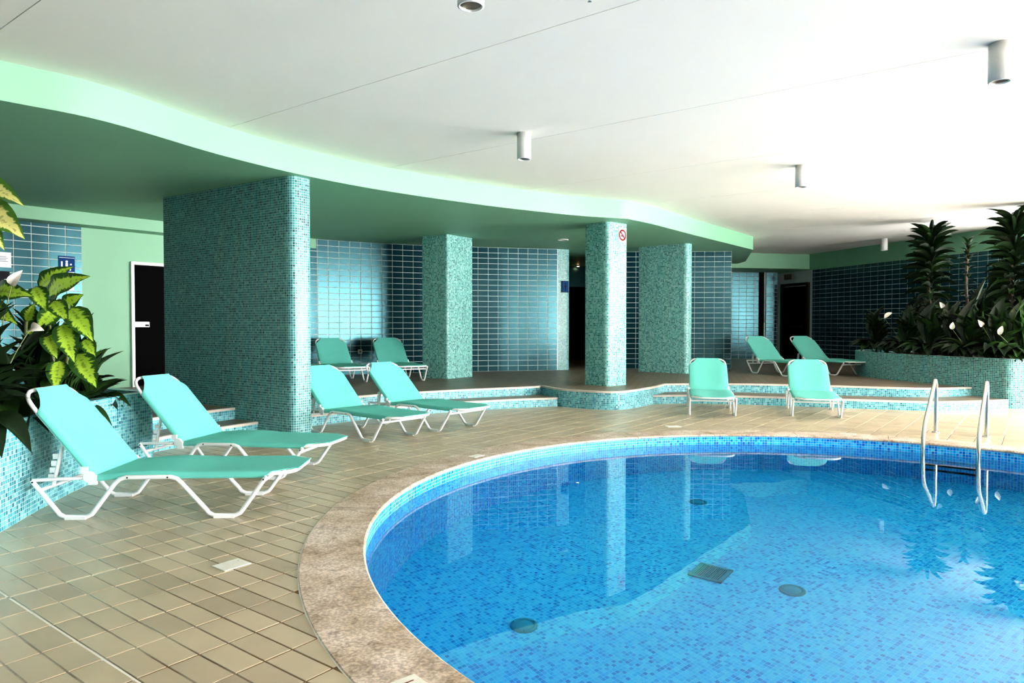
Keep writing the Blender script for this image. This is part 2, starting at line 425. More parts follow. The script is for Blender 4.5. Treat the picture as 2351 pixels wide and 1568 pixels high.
def area(p): return .5 * sum(p[i - 1].x * p[i].y - p[i].x * p[i - 1].y for i in range(len(p)))
V2 = lambda x, y: Vector((x, y))
V3 = lambda x, y, z: Vector((x, y, z))

# ------------------------------------------------------------------ deck floor
X0, X1, Y0, Y1 = -10.5, WX, -14.0, 21.0
def to_rect(c, a):
    dx, dy = math.cos(a), math.sin(a); t = 1e9
    if dx > 1e-9: t = min(t, (X1 - c.x) / dx)
    if dx < -1e-9: t = min(t, (X0 - c.x) / dx)
    if dy > 1e-9: t = min(t, (Y1 - c.y) / dy)
    if dy < -1e-9: t = min(t, (Y0 - c.y) / dy)
    return V2(c.x + dx * t, c.y + dy * t)
mb = MB()
angs = sorted([2 * math.pi * k / 144 for k in range(144)] + [math.atan2(y - PC.y, x - PC.x) % (2 * math.pi) for x in (X0, X1) for y in (Y0, Y1)])
inner = [V3(PC.x + 3.70 * math.cos(a), PC.y + 3.70 * math.sin(a), -.003) for a in angs]
outer = [V3(*to_rect(PC, a), -.003) for a in angs]
mb.grid([inner, outer], closed=True, sm=False); mb.f = [tuple(reversed(f)) for f in mb.f]
floor = struct(mb.build('floor', 'deck_joint'), 'tan tiled pool deck running round the pool and under the loungers', 'floor')

def rise_r(a):                                                 # rough limit of the deck in plan, for choosing tiles
    return 6.95
def deck_keep(c):
    d = (c - PC).length
    if d < CR - .16: return False
    if c.y > 11.4 or c.x < -3.75 or c.x > WX - .1 or c.y < .7: return False
    if c.x < .9 and c.y > PC.y and d > 6.62: return False
    return inview((c.x, c.y, 0), 600)
def tile_poly(i, j):
    g = .0038
    gi0 = .012 if i == 0 else g; gj0 = .012 if j == 0 else g
    gj1 = .002 if j == -1 else g; gi1 = .002 if i == -1 else g
    P = [(i * GTA + gi0, j * GTB + gj0), ((i + 1) * GTA - gi1, j * GTB + gj0), ((i + 1) * GTA - gi1, (j + 1) * GTB - gj1), (i * GTA + gi0, (j + 1) * GTB - gj1)]
    return [GO + GA * a + GB * c for a, c in P]
def tile_faces(mb, poly, z=0., t=.006, bev=.0018):
    if area(poly) < 0: poly = list(reversed(poly))
    c = sum(poly, V2(0, 0)) / len(poly)
    low = [V3(p.x, p.y, z - t) for p in poly]; mid = [V3(p.x, p.y, z - bev) for p in poly]; top = []
    for p in poly:
        d = c - p; q = p + d.normalized() * bev * 1.4; top.append(V3(q.x, q.y, z))
    n = len(poly)
    for a, b_ in ((low, mid), (mid, top)):
        for k in range(n): mb.face([a[k], a[(k + 1) % n], b_[(k + 1) % n], b_[k]])
    mb.face(top)
cand = []
for i in range(-40, 70):
    for j in range(-60, 110):
        poly = tile_poly(-i, j); c = sum(poly, V2(0, 0)) / 4
        if not deck_keep(c): continue
        r_ = [(p - PC).length for p in poly]
        full = True
        if min(r_) < CR + .004:
            d = (c - PC).normalized(); poly = clip(poly, d, d.dot(PC) + CR + .004); full = False
            if len(poly) < 3 or abs(area(poly)) < 4e-4: continue
        q = pix((c.x, c.y, 0))
        cand.append((q[2] if 0 <= q[0] <= 2351 and 0 <= q[1] <= 1568 else 99 + q[2], -i, j, full, poly, c))
cand.sort(key=lambda t: t[0])
std = {}
rest = MB()
for k, (dd, i, j, full, poly, c) in enumerate(cand):
    if k < 300:
        if full and i not in (0, -1) and j not in (0, -1):
            if 'full' not in std:
                t_ = MB(); tile_faces(t_, [p - c for p in poly]); std['full'] = t_.mesh('deck_tile', 'deck')
            link('deck_tile', std['full'], floor, (c.x, c.y, random.uniform(-.0006, .0006)))
        else:
            t_ = MB(); tile_faces(t_, [p - c for p in poly]); t_.build('deck_tile', 'deck', floor, (c.x, c.y, 0))
    else:
        tile_faces(rest, poly)
o = rest.build('deck_tiles_beyond', 'deck', floor); o['kind'] = 'stuff'
# white movement joints in the deck
mb = MB()
def strip(mb, a, c, w, z):
    d = (c - a).normalized(); n = V2(-d.y, d.x) * w / 2
    mb.face([V3(*(a - n), z), V3(*(c - n), z), V3(*(c + n), z), V3(*(a + n), z)])
strip(mb, GO + GB * -2.5, GO + GB * 2.02, .013, -.0012)
strip(mb, GO - GA * 1.4, GO + GA * .9, .013, -.0012)
mb.build('movement_joint', 'wide_joint', floor)

# ------------------------------------------------------------------ pool: basin, coping, water, fittings
mb = MB(); N = 160; rw = PR + .012
ring = [V2(PC.x + rw * math.cos(2 * math.pi * k / N), PC.y + rw * math.sin(2 * math.pi * k / N)) for k in range(N + 1)]
curtain(mb, ring, ZF, -.012, 0, flip=True)
mb.face([(p.x, p.y, ZF) for p in ring[:-1]], [(p.x, p.y) for p in ring[:-1]], 1)
basin = struct(mb.build('pool_basin', ['pool_wall', 'pool_floor']), 'round pool basin lined with small blue mosaic tiles', 'pool')
mb = MB(); rw2 = rw + .002
mb.face([(PC.x + rw2 * math.cos(2 * math.pi * k / N), PC.y + rw2 * math.sin(2 * math.pi * k / N), ZW) for k in range(N)])
tag(mb.build('pool_water', 'water'), 'clear still water filling the round blue mosaic pool', 'water', 'stuff')

coping = empty('pool_coping', (PC.x, PC.y, 0), 0, 'ring of beige stone coping slabs around the round pool', 'coping', 'structure')
js = [177.1, 193.1, 204.5] + [204.5 + 15.55 * k for k in range(1, 22)]
js = [a for a in js if a < 177.1 + 360 - 4] + [177.1 + 360]
for a0, a1 in zip(js, js[1:]):
    mb = MB(); n = max(4, int((a1 - a0) / 2)); g = .05
    prof = [(PR + .02, -.020), (PR + .004, -.018), (PR, -.012), (PR + .003, -.002), (PR + .012, .004), (CR - .003, .004), (CR, .0), (CR, -.008)]
    rows = []
    for k in range(n + 1):
        a = R(a0 + g + (a1 - a0 - 2 * g) * k / n)
        rows.append([(r_ * math.cos(a), r_ * math.sin(a), z) for r_, z in prof])
    mb.grid(rows, sm=False); mb.f = [tuple(reversed(f)) for f in mb.f]
    mb.face(rows[0]); mb.face(list(reversed(rows[-1])))
    mb.build('coping_stone', 'coping', coping)
mb = MB()
prof = [(PR + .02, -.03), (PR + .02, -.0045), (CR - .004, -.0045), (CR - .003, -.0012), (CR + .007, -.0012)]
mb.grid([[(r_ * math.cos(2 * math.pi * k / 120), r_ * math.sin(2 * math.pi * k / 120), z) for k in range(120)] for r_, z in prof], closed=True, sm=False)
mb.f = [tuple(reversed(f)) for f in mb.f]
mb.build('bedding', 'wide_joint', coping)

def pool_light(x, y, label):
    e = empty('pool_light', (x, y, ZF), 0, label, 'pool light', None, 'round lights in the pool floor')
    mb = MB(); mb.lathe([(.088, 0), (.088, .012), (.08, .02), (.066, .02), (.06, .014)]); mb.build('rim', 'drain', e)
    mb = MB(); mb.lathe([(.062, .012), (.04, .022), (.015, .026), (.0005, .027)]); mb.build('lens', 'lens', e)
    for k in range(3):
        mb = MB(); a = 2 * math.pi * k / 3 + .5; mb.lathe([(.006, .02), (.006, .027), (.0005, .028)], (.072 * math.cos(a), .072 * math.sin(a), 0), 8)
        mb.build('screw', 'lens', e)
pool_light(.076, 4.410, 'round light in pool floor, nearest the left curve of the coping')
pool_light(1.942, 4.802, 'round light in pool floor, just right of the square drain grate')
pool_light(1.799, 6.731, 'round light in pool floor, far one below the pillar reflections')
e = empty('drain_grate', (1.463, 5.108, ZF), R(-37.5), 'square slotted drain grate in the pool floor', 'drain grate')
mb = MB(); w = .25
for sx_, sy_, dx, dy in ((0, -1, w, .024), (0, 1, w, .024), (-1, 0, .024, w), (1, 0, .024, w)):
    mb.box((sx_ * (w / 2 - .012), sy_ * (w / 2 - .012), .011), (dx, dy, .022))
mb.build('frame', 'drain', e)
mb = MB(); mb.box((0, 0, .002), (w - .03, w - .03, .004)); mb.build('well', 'black', e)
for k in range(14):
    mb = MB(); mb.box((-w / 2 + .03 + k * (w - .06) / 13, 0, .013), (.007, w - .04, .012)); mb.build('bar', 'drain', e)

# ------------------------------------------------------------------ steps and platform
def arc(r_, a0, a1, n):
    return [V2(PC.x + r_ * math.cos(R(a0 + (a1 - a0) * k / n)), PC.y + r_ * math.sin(R(a0 + (a1 - a0) * k / n))) for k in range(n + 1)]
up_left = [V2(-10.4, 4.9), V2(-4.5, 5.2)] + arc(6.89, 162, 109, 30)
up_left[-1] = V2(.44, 11.22)
bulge = spline([(.47, 11.36), (.72, 10.78), (1.02, 10.52), (1.33, 10.335), (1.62, 10.335), (1.90, 10.63), (2.26, 11.12), (2.56, 11.66)], 6)
up_right = spline([(2.56, 11.66), (3.2, 11.74), (4.2, 11.62), (5.13, 11.34), (6.2, 10.92), (6.6, 10.87), (7.0, 10.95), (7.46, 11.1)], 6)[1:] + [V2(10.3, 11.9), V2(WX - .05, 12.9)]
front = up_left + [Vector(p) for p in bulge] + up_right
def nosing(mb, path, z, w=.055, h=.028, mi=0, closed_ends=True):
    """stone edge strip lying along the inside of a front edge"""
    P = [Vector(p) for p in path]; rows = []
    for i, p in enumerate(P):
        t = (P[min(i + 1, len(P) - 1)] - P[max(i - 1, 0)]).normalized(); nb = V2(-t.y, t.x)
        a = p - nb * .004; c = p + nb * w
        rows.append([V3(a.x, a.y, z - h), V3(a.x, a.y, z - .004), V3(*(p + nb * .002), z + .001), V3(c.x, c.y, z + .001)])
    mb.grid(rows, mi=mi, sm=False)
    mb.f = [tuple(reversed(f)) for f in mb.f]
mb = MB()
curtain(mb, front, -.006, HP, 0)
top0 = [V3(p.x, p.y, HP) for p in front]; top1 = [V3(p.x, 20.9, HP) for p in front]
mb.grid([top0, top1], mi=1, sm=False)
plat = struct(mb.build('platform_floor', ['mosaic_aqua', 'platform']), 'raised platform of tan paving toned down for low light, with mosaic riser behind the deck', 'floor')
mb = MB(); nosing(mb, front[2:], HP); mb.build('edge_nosing', 'stone', plat)

low_left = arc(6.465, 160, 106.2, 34)
back_left = arc(6.89, 160, 109, 34); back_left[-1] = V2(.44, 11.22)
def step(name, lo, hi, label, z=HP / 2):
    mb = MB(); curtain(mb, lo, -.006, z, 0)
    mb.grid([[V3(p[0], p[1], z) for p in lo], [V3(p[0], p[1], z) for p in hi]], mi=1, sm=False)
    curtain(mb, [lo[-1], hi[-1]], -.006, z, 0); curtain(mb, [hi[0], lo[0]], -.006, z, 0)
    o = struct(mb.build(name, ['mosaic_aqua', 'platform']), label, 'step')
    mb = MB(); nosing(mb, lo, z); mb.build('edge_nosing', 'stone', o)
step('lower_step', low_left, back_left, 'lower mosaic step on the left, curving from planter past partition to pillar base')
low_r = spline([(2.24, 11.10), (2.9, 11.16), (3.9, 10.95), (5.0, 10.555), (5.9, 10.24), (6.2, 10.19), (6.8, 10.27), (7.45, 10.47)], 6)
hi_r = [V2(p[0], p[1] + .62) for p in low_r]
step('lower_step', low_r, hi_r, 'lower mosaic step on the right, behind the two loungers facing the pool')

# ------------------------------------------------------------------ soffit, ceiling
fas = spline([(-9.5, .2), (-7.6, 1.7), (-6.0, 3.0), (-4.7, 4.2), (-3.753, 5.163), (-3.285, 5.71), (-2.82, 6.82), (-2.255, 7.78), (-1.53, 8.64), (-.45, 9.59), (.475, 10.24), (1.086, 10.6), (1.783, 10.87)], 6)
fas += [Vector(p) for p in spline([(1.783, 10.87), (2.306, 11.46), (3.402, 12.91), (5.26, 15.3)], 4)[1:]]
fas = [V2(-10.5, -.6)] + fas
mb = MB()
curtain(mb, fas, ZS, ZC + .02, 0)
tail = [V2(5.26, 15.3), V2(6.02, 18.06), V2(6.1, 20.9)]
curtain(mb, tail, ZS, ZC + .02, 0, sm=False)
mb.grid([[V3(p.x, 20.9, ZS) for p in fas], [V3(p.x, p.y, ZS) for p in fas]], mi=0, sm=False)
mb.face([V3(6.1, 20.9, ZS), V3(6.02, 18.06, ZS), V3(5.26, 15.3, ZS), V3(5.26, 20.9, ZS)])
struct(mb.build('ceiling_soffit', 'green'), 'lowered green soffit with pale curved fascia over the platform', 'ceiling')

mb = MB(); mb.box(((X0 + X1) / 2, (Y0 + Y1) / 2, ZC + .06), (X1 - X0, Y1 - Y0, .06))
ceil = struct(mb.build('ceiling', 'joint'), 'warm white plaster ceiling with fine straight panel joints', 'ceiling')
gn = GB.copy()                                                 # panels run along GA
offs = [-20.4 + 2.16 * k for k in range(26)]
sh = 3.82 - [o_ for o_ in offs if o_ < 3.82][-1]
offs = [o_ + sh for o_ in offs]
RECT = [V2(X0, Y0), V2(X1, Y0), V2(X1, Y1), V2(X0, Y1)]
for a, c in zip(offs, offs[1:]):
    poly = clip(RECT, gn, a + .0035)
    if len(poly) < 3: continue
    poly = clip(poly, -gn, -(c - .0035))
    if len(poly) < 3 or area(poly) < .05: continue
    mb = MB(); prism(mb, poly, ZC, ZC + .032, sm=False); mb.build('ceiling_panel', 'ceiling', ceil)

# ------------------------------------------------------------------ tiled walls
TW, TH = .218, .1141
_tm = {}
def tile_mesh(w, h):
    k = (round(w, 3), round(h, 3))
    if k not in _tm:
        mb = MB(); t, bv = .007, .002; hw, hh = w / 2, h / 2
        b0 = [(-hw, 0, -hh), (hw, 0, -hh), (hw, 0, hh), (-hw, 0, hh)]
        b1 = [(x, -(t - bv), z) for x, y, z in b0]
        b2 = [(x * (1 - bv / hw), -t, z * (1 - bv / hh)) for x, y, z in b0]
        for a, c in ((b0, b1), (b1, b2)):
            for q in range(4): mb.face([a[q], a[(q + 1) % 4], c[(q + 1) % 4], c[q]])
        mb.face(b2); _tm[k] = mb.mesh('wall_tile', 'tile')
    return _tm[k]
def tiled_wall(name, path, z0, z1, label, s_vis=None, phase=0., zt=None, limit=300, thick=.14, body='grout', upper=None):
    """wall over a plan path (left to right as seen); every tile a part of its own"""
    P = [Vector(p) for p in path]; s = arclen(P); zt = zt or z1
    mb = MB(); curtain(mb, P, z0, zt, 0, sm=False)
    if upper: curtain(mb, P, zt, upper, 1, sm=False)
    bk = []
    for i, p in enumerate(P):
        t = (P[min(i + 1, len(P) - 1)] - P[max(i - 1, 0)]).normalized(); bk.append(p + V2(-t.y, t.x) * thick)
    curtain(mb, list(reversed(bk)), z0, upper or z1, 0, sm=False)
    curtain(mb, [P[-1], bk[-1]], z0, upper or z1, 0, sm=False); curtain(mb, [bk[0], P[0]], z0, upper or z1, 0, sm=False)
    mb.grid([[V3(*p, upper or z1) for p in P], [V3(*p, upper or z1) for p in bk]], sm=False)
    w = struct(mb.build(name, [body, 'green']), label, 'wall')
    def at(d):
        d = max(0, min(s[-1] - 1e-6, d)); i = max(k for k in range(len(s) - 1) if s[k] <= d)
        f = (d - s[i]) / (s[i + 1] - s[i]); t = (P[i + 1] - P[i]).normalized(); return P[i] + (P[i + 1] - P[i]) * f, t
    a, b_ = s_vis or (0, s[-1]); items = []
    k = math.floor((a - phase) / TW)
    while phase + k * TW < b_:
        u0 = max(a, phase + k * TW); u1 = min(b_, phase + (k + 1) * TW); k += 1
        if u1 - u0 < .03: continue
        c, t = at((u0 + u1) / 2); nr = int(math.ceil((zt - z0) / TH - .05))
        for j in range(nr):
            v0 = z0 + j * TH; v1 = min(zt, v0 + TH)
            p = V3(c.x, c.y, (v0 + v1) / 2); q = pix(p)
            if q is None or not (-500 < q[0] < 2800 and -40 < q[1] < 1600): continue
            items.append((q[2], p, math.atan2(t.y, t.x), u1 - u0 - .011, v1 - v0 - .011))
    items.sort(key=lambda x: x[0])
    far = MB()
    for n_, (d, p, rz, tw, th) in enumerate(items):
        if n_ < limit:
            o = link('wall_tile', tile_mesh(tw, th), w, p); o.rotation_euler = (0, 0, rz)
        else:
            me = tile_mesh(tw, th); cs, sn = math.cos(rz), math.sin(rz)
            base = len(far.v)
            for v in me.vertices: far.v.append((p.x + v.co.x * cs - v.co.y * sn, p.y + v.co.x * sn + v.co.y * cs, p.z + v.co.z))
            for f in me.polygons:
                far.f.append(tuple(base + q for q in f.vertices)); far.uv.append([(0, 0)] * 4); far.mi.append(0); far.smooth.append(False)
    if far.f:
        o = far.build('wall_tiles_beyond', 'tile', w); o['kind'] = 'stuff'
    return w
bwall = spline([(-4.55, 12.6), (-3.803, 13.353), (-3.125, 13.838), (-2.432, 14.207), (-1.888, 14.438), (-1.35, 14.62), (-.811, 14.758), (.05, 14.97), (.986, 15.179)], 6)
tiled_wall('wall_back_left', bwall[:31], HP, ZS, 'dark teal tiled wall behind the two platform loungers on the left', s_vis=(.0, 9), phase=.07)
wb = tiled_wall('wall_back_centre', bwall[30:], HP, ZS, 'gently curved teal tiled wall between column and dark corridor', phase=.0)
mb = MB()                                                      # rounded mosaic end of that wall
endp = rounded([V2(.99, 15.18), V2(1.25, 15.28), V2(1.25, 15.9), V2(.99, 15.9)], [0, .07, 0, 0])
prism(mb, endp, HP, ZS); mb.build('mosaic_end', 'mosaic', wb)
wr = tiled_wall('wall_back_right', [V2(2.3, 15.72), V2(3.4, 15.70), V2(4.898, 15.624)], HP, ZS, 'teal tiled wall right of the broad mosaic column', phase=.043)
mb = MB(); curtain(mb, [V2(4.898, 15.63), V2(5.35, 20.4)], HP, ZS, sm=False); curtain(mb, [V2(2.5, 19.6), V2(2.3, 15.73)], HP, ZS, sm=False)
mb.build('return_face', 'tile', wr)
# corridor beyond the centre wall
mb = MB(); curtain(mb, [V2(1.25, 15.9), V2(1.25, 19.6)], HP, ZS, sm=False); curtain(mb, [V2(1.25, 19.6), V2(2.55, 19.6)], HP, ZS, sm=False)
struct(mb.build('wall_corridor', 'tile'), 'dark walls of the corridor opening left of the pillar', 'wall')
d = empty('door_1', (1.9, 19.55, HP), 0, 'dark blue door at the end of the corridor', 'door', 'structure')
mb = MB(); mb.box((0, 0, 1.02), (.86, .05, 2.04)); mb.build('door_leaf', 'door', d)
mb = MB()
for x in (-.46, .46): mb.box((x, 0, 1.04), (.06, .08, 2.08))
mb.box((0, 0, 2.08), (.98, .08, .06)); mb.build('frame', 'tile', d)
mb = MB(); mb.tube([(.33, -.03, 1.0), (.33, -.07, 1.0), (.24, -.07, 1.0)], .009); mb.build('handle', 'steel', d)
# alcove at the far right
mb = MB(); mb.box((7.0, 19.6, (2.79 + ZC) / 2), (3.2, 1.3, ZC - 2.79), rz=R(9.5))
struct(mb.build('trim_1', 'green'), 'green downstand beam across the far right alcove', 'beam')
tiled_wall('wall_alcove', [V2(5.3, 20.35), V2(7.19, 20.4)], HP, 2.8, 'unlit tiled wall at the back of the far right alcove', limit=120, upper=ZC)
tiled_wall('wall_alcove_right', [V2(7.42, 20.45), V2(7.75, 20.45)], HP, 2.8, 'narrow unlit tiled pier beside the far right door', limit=60, upper=ZC)
mb = MB(); mb.box((7.0, 20.85, 1.7), (5.0, .06, 3.2)); struct(mb.build('wall_alcove_recess', 'black'), 'black panel standing in for the unlit recess between the two tiled parts of the far alcove', 'wall')

# right hand wall: tiles below, green paint above
RW0, RW1 = V2(7.75, 20.4), V2(9.84, 13.3); rwd = (RW1 - RW0).normalized(); rn = V2(rwd.y, -rwd.x)
tiled_wall('wall_right', [RW0, RW0 + rwd * 4, RW1], HP, ZC, 'dark tiled right wall with green band above, behind the tall plants', zt=2.76, upper=ZC, s_vis=(1.45, 7.4), body='grout')
mb = MB(); curtain(mb, [RW1, V2(WX, 13.2)], HP, ZC, sm=False); struct(mb.build('wall_right_return', 'tile'), 'dark tiled return wall behind the right planter', 'wall')
d = empty('door_2', (*(RW0 + rwd * .78 + rn * .03), HP), math.atan2(rwd.y, rwd.x), 'dark door with small window in the far right corner', 'door', 'structure')
mb = MB(); mb.box((0, 0, 1.03), (1.0, .05, 2.06)); mb.build('door_leaf', 'door', d)
mb = MB()
for x in (-.54, .54): mb.box((x, 0, 1.05), (.07, .09, 2.12))
mb.box((0, 0, 2.12), (1.15, .09, .07)); mb.build('frame', 'dark_print', d)
mb = MB(); mb.box((-.12, -.028, 1.45), (.22, .012, .5)); mb.build('vision_panel', 'black', d)
mb = MB(); mb.box((.1, -.05, .95), (.5, .03, .05)); mb.build('push_bar', 'dark_print', d)
e = empty('exit_sign', (*(RW0 + rwd * .6 + rn * .1), 2.62), math.atan2(rwd.y, rwd.x), 'small unlit sign box above the dark corner door', 'sign')
mb = MB(); mb.box((0, 0, 0), (.34, .06, .15)); mb.build('housing', 'lamp_in', e)
mb = MB(); mb.box((0, -.035, 0), (.31, .01, .12)); mb.build('face', 'trunk', e)

# glazed side of the hall and the walls behind the camera, out of the frame
def glazing(name, a, c, label):
    d = (c - a); L = d.length; t = d.normalized(); rz = math.atan2(t.y, t.x)
    e = empty(name, (a.x, a.y, 0), rz, label, 'window', 'structure')
    mb = MB(); mb.box((L / 2, 0, .05), (L, .12, .1)); mb.build('bottom_rail', 'white', e)
    mb = MB(); mb.box((L / 2, 0, 3.06), (L, .16, .26)); mb.build('lintel', 'white', e)
    n = int(L / 1.95)
    for k in range(n + 1):
        mb = MB(); mb.box((L * k / n, 0, 1.5), (.07, .1, 2.86)); mb.build('mullion', 'white', e)
glazing('window_1', V2(WX, -8), V2(WX, 13.2), 'tall glazed side of the hall, right of the pool')
mb = MB(); curtain(mb, [V2(WX, -8), V2(WX, -14), V2(X0, -14)], 0, ZC, flip=False, sm=False)
struct(mb.build('wall_behind', 'tile'), 'dark tiled wall behind the camera', 'wall')
mb = MB(); curtain(mb, [V2(X0, -14), V2(X0, 6.2)], 0, ZC, flip=False, sm=False)
struct(mb.build('wall_side', 'tile'), 'dark tiled side wall left of the camera', 'wall')

mb = MB(); mb.box((WX + 2.5, 1.0, 3.32), (5.0, 30, .2)); struct(mb.build('sky_blocking_slab', 'white_wall'), 'unseen slab added outside the glazed side of the hall to block high sky', 'roof')  # unseen slab, added to keep high sky off the deck
# left wall: tiled part, green part, doorway
LA, LD = V2(-6.46, 10.525), V2(.618, .786); lrz = math.atan2(LD.y, LD.x); ln = V2(LD.y, -LD.x)
tiled_wall('wall_left', [LA - LD * 5.5, LA - LD * 1.5, LA], HP, 2.95, 'dark tiled part of the left wall with notices on it', s_vis=(2.4, 5.5), phase=5.5 - TW * 30)
lw = empty('wall_left_painted', (LA.x, LA.y, HP), lrz, 'green painted left wall around the dark doorway', 'wall', 'structure')
D0, D1, DT = .69, 1.62, 1.98
mb = MB(); mb.box((D0 / 2, .06, 1.35), (D0, .12, 2.7)); mb.box((D1 + .95, .06, 1.35), (1.9, .12, 2.7)); mb.box(((D0 + D1) / 2, .06, (DT + 2.7) / 2), (D1 - D0, .12, 2.7 - DT))
mb.build('plaster', 'green', lw)
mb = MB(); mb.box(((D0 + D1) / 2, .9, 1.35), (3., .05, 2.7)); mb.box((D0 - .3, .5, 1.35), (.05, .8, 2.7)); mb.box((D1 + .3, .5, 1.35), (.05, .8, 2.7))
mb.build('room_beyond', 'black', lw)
d = empty('door_3', (*(LA + LD * D0), HP), lrz, 'dark door with white frame beside the variegated plant', 'door', 'structure')
mb = MB(); W_ = D1 - D0
for x in (.02, W_ - .02): mb.box((x, .03, DT / 2), (.045, .16, DT))
mb.box((W_ / 2, .03, DT - .02), (W_, .16, .045)); mb.build('frame', 'white', d)
mb = MB(); mb.box((W_ / 2, .07, DT / 2 - .02), (W_ - .09, .04, DT - .05)); mb.build('door_leaf', 'door', d)
mb = MB(); mb.box((.19, .045, .99), (.235, .008, .085)); mb.build('plate', 'white', d)
mb = MB(); mb.box((.27, .04, .975), (.06, .006, .03)); mb.build('plate_window', 'dark_print', d)
mb = MB(); mb.box((W_ - .12, .03, .95), (.03, .05, .14)); mb.build('handle', 'dark_print', d)
p = LA + ln * .18 + LD * -.6
mb = MB(); mb.box((p.x, p.y, (2.72 + ZS) / 2 + .01), (9.5, .36, ZS - 2.72 + .02), rz=lrz)
struct(mb.build('trim_2', 'green'), 'green downstand beam along the top of the left wall', 'beam')
# notices on the left wall
def panel(name, s, z, w, h, m_, label, cat, off=.012):
    e = empty(name, (*(LA + LD * s + ln * off), z), lrz, label, cat)
    mb = MB(); mb.box((0, 0, 0), (w, .008, h)); mb.build('board', m_, e); return e
e = panel('changing_room_sign', -.21, 2.147, .215, .25, 'blue_sign', 'blue pictogram sign with white figures on the left tiled wall', 'sign')
mb = MB()
mb.lathe([(.0005, 0), (.022, 0)], (0, 0, 0), 14)
mb2 = MB()
def disc(mb, x, z, r_, y=-.0055, n=14): mb.face([(x + r_ * math.cos(2 * math.pi * k / n), y, z + r_ * math.sin(2 * math.pi * k / n)) for k in range(n)])
def rect(mb, x0, z0, x1, z1, y=-.0055): mb.face([(x0, y, z0), (x1, y, z0), (x1, y, z1), (x0, y, z1)])
disc(mb2, 0., .045, .016); rect(mb2, -.075, -.08, -.055, .045); rect(mb2, -.015, -.05, .015, .025); rect(mb2, .015, -.05, .05, -.03); rect(mb2, .035, -.085, .055, -.03)
disc(mb2, .055, .005, .013); rect(mb2, -.1, .098, .1, .104); rect(mb2, -.1, -.12, -.02, -.105); rect(mb2, .02, -.12, .1, -.105)
mb2.build('pictogram', 'white', e)
e = panel('notice_sheet', -.99, 2.162, .17, .21, 'white', 'white printed notice sheet at the left edge of the tiled wall', 'notice')
mb2 = MB()
for k in range(4): rect(mb2, -.055, .04 - k * .022, .03 + .02 * (k % 2), .046 - k * .022)
mb2.build('print_lines', 'blue_sign', e)
e = panel('notice_board', -1.02, 1.93, .19, .15, 'dark_print', 'small black sign below the white notice sheet', 'sign')
mb2 = MB(); rect(mb2, .03, -.055, .07, -.035); mb2.build('print', 'white', e)
e = panel('paper_notice', -.2, 1.87, .16, .2, 'white', 'white paper below the blue pictogram sign, half behind leaves', 'notice')
mb2 = MB(); rect(mb2, -.05, .04, .05, .05); mb2.build('print_lines', 'dark_print', e)

# ------------------------------------------------------------------ partition and columns
def mosaic_body(name, poly, rad, z0, z1, label, cat='column', m_='mosaic'):
    mb = MB(); prism(mb, rounded(poly, rad), z0, z1)
    return struct(mb.build(name, m_), label, cat)
pa = V2(-.8363, .5483); pn = V2(.5483, .8363)                   # along the partition away from the camera, and across it
c0 = V2(-2.42, 7.715)
mosaic_body('wall_partition', [c0, c0 + pn * .285, c0 + pn * .285 + pa * 2.52, c0 + pa * 2.52], [.10, .07, .02, .02], -.006, ZS, 'long mosaic partition, toned dark for its shade, with a bright rounded end, left of the pool', 'wall')
def column(name, corner, a_left, l_left, l_right, rad, label):
    c = V2(*corner); dl = V2(-math.cos(R(a_left)), math.sin(R(a_left))); dr = V2(math.sin(R(a_left)), math.cos(R(a_left)))
    return mosaic_body(name, [c, c + dr * l_right, c + dr * l_right + dl * l_left, c + dl * l_left], rad, HP, ZS, label, m_='mosaic_column'), c, dr
pil, pc_, pdr = column('mosaic_pillar', (1.528, 11.13), 48, .50, .475, [.09, .03, .03, .03], 'square mosaic pillar with no smoking sign at the bulge of the platform')
column('mosaic_column', (-1.169, 12.69), 34, .61, .75, [.05, .02, .02, .02], 'mosaic column between the left platform loungers and curved tiled wall')
column('mosaic_column', (3.53, 14.07), 40, 1.12, .22, [.09, .06, .03, .02], 'broad speckled mosaic column right of the pillar')

# no smoking sign on the pillar's right face
rz = math.atan2(pdr.y, pdr.x); q = pc_ + pdr * .345 + V2(pdr.y, -pdr.x) * .004
e = empty('no_smoking_sign', (q.x, q.y, 2.71), rz, 'white plate with red no smoking symbol high on the pillar', 'sign')
mb = MB(); mb.box((0, 0, 0), (.19, .006, .225)); mb.build('plate', 'sign_white', e)
mb = MB(); n = 32
ro, ri = .09, .066
mb.grid([[(ro * math.cos(2 * math.pi * k / n), -.0045, ro * math.sin(2 * math.pi * k / n)) for k in range(n)], [(ri * math.cos(2 * math.pi * k / n), -.0045, ri * math.sin(2 * math.pi * k / n)) for k in range(n)]], closed=True, sm=False)
a = R(-45); dx, dz = math.cos(a), math.sin(a); wx, wz = -dz * .011, dx * .011
mb.face([(-.07 * dx - wx, -.005, -.07 * dz - wz), (.07 * dx - wx, -.005, .07 * dz - wz), (.07 * dx + wx, -.005, .07 * dz + wz), (-.07 * dx + wx, -.005, -.07 * dz + wz)])
mb.build('red_ring', 'red', e)
mb = MB(); rect(mb, -.045, -.02, .025, -.006, -.004); rect(mb, .03, -.02, .045, -.006, -.004); rect(mb, .034, .0, .04, .03, -.004); mb.build('cigarette', 'dark_print', e)

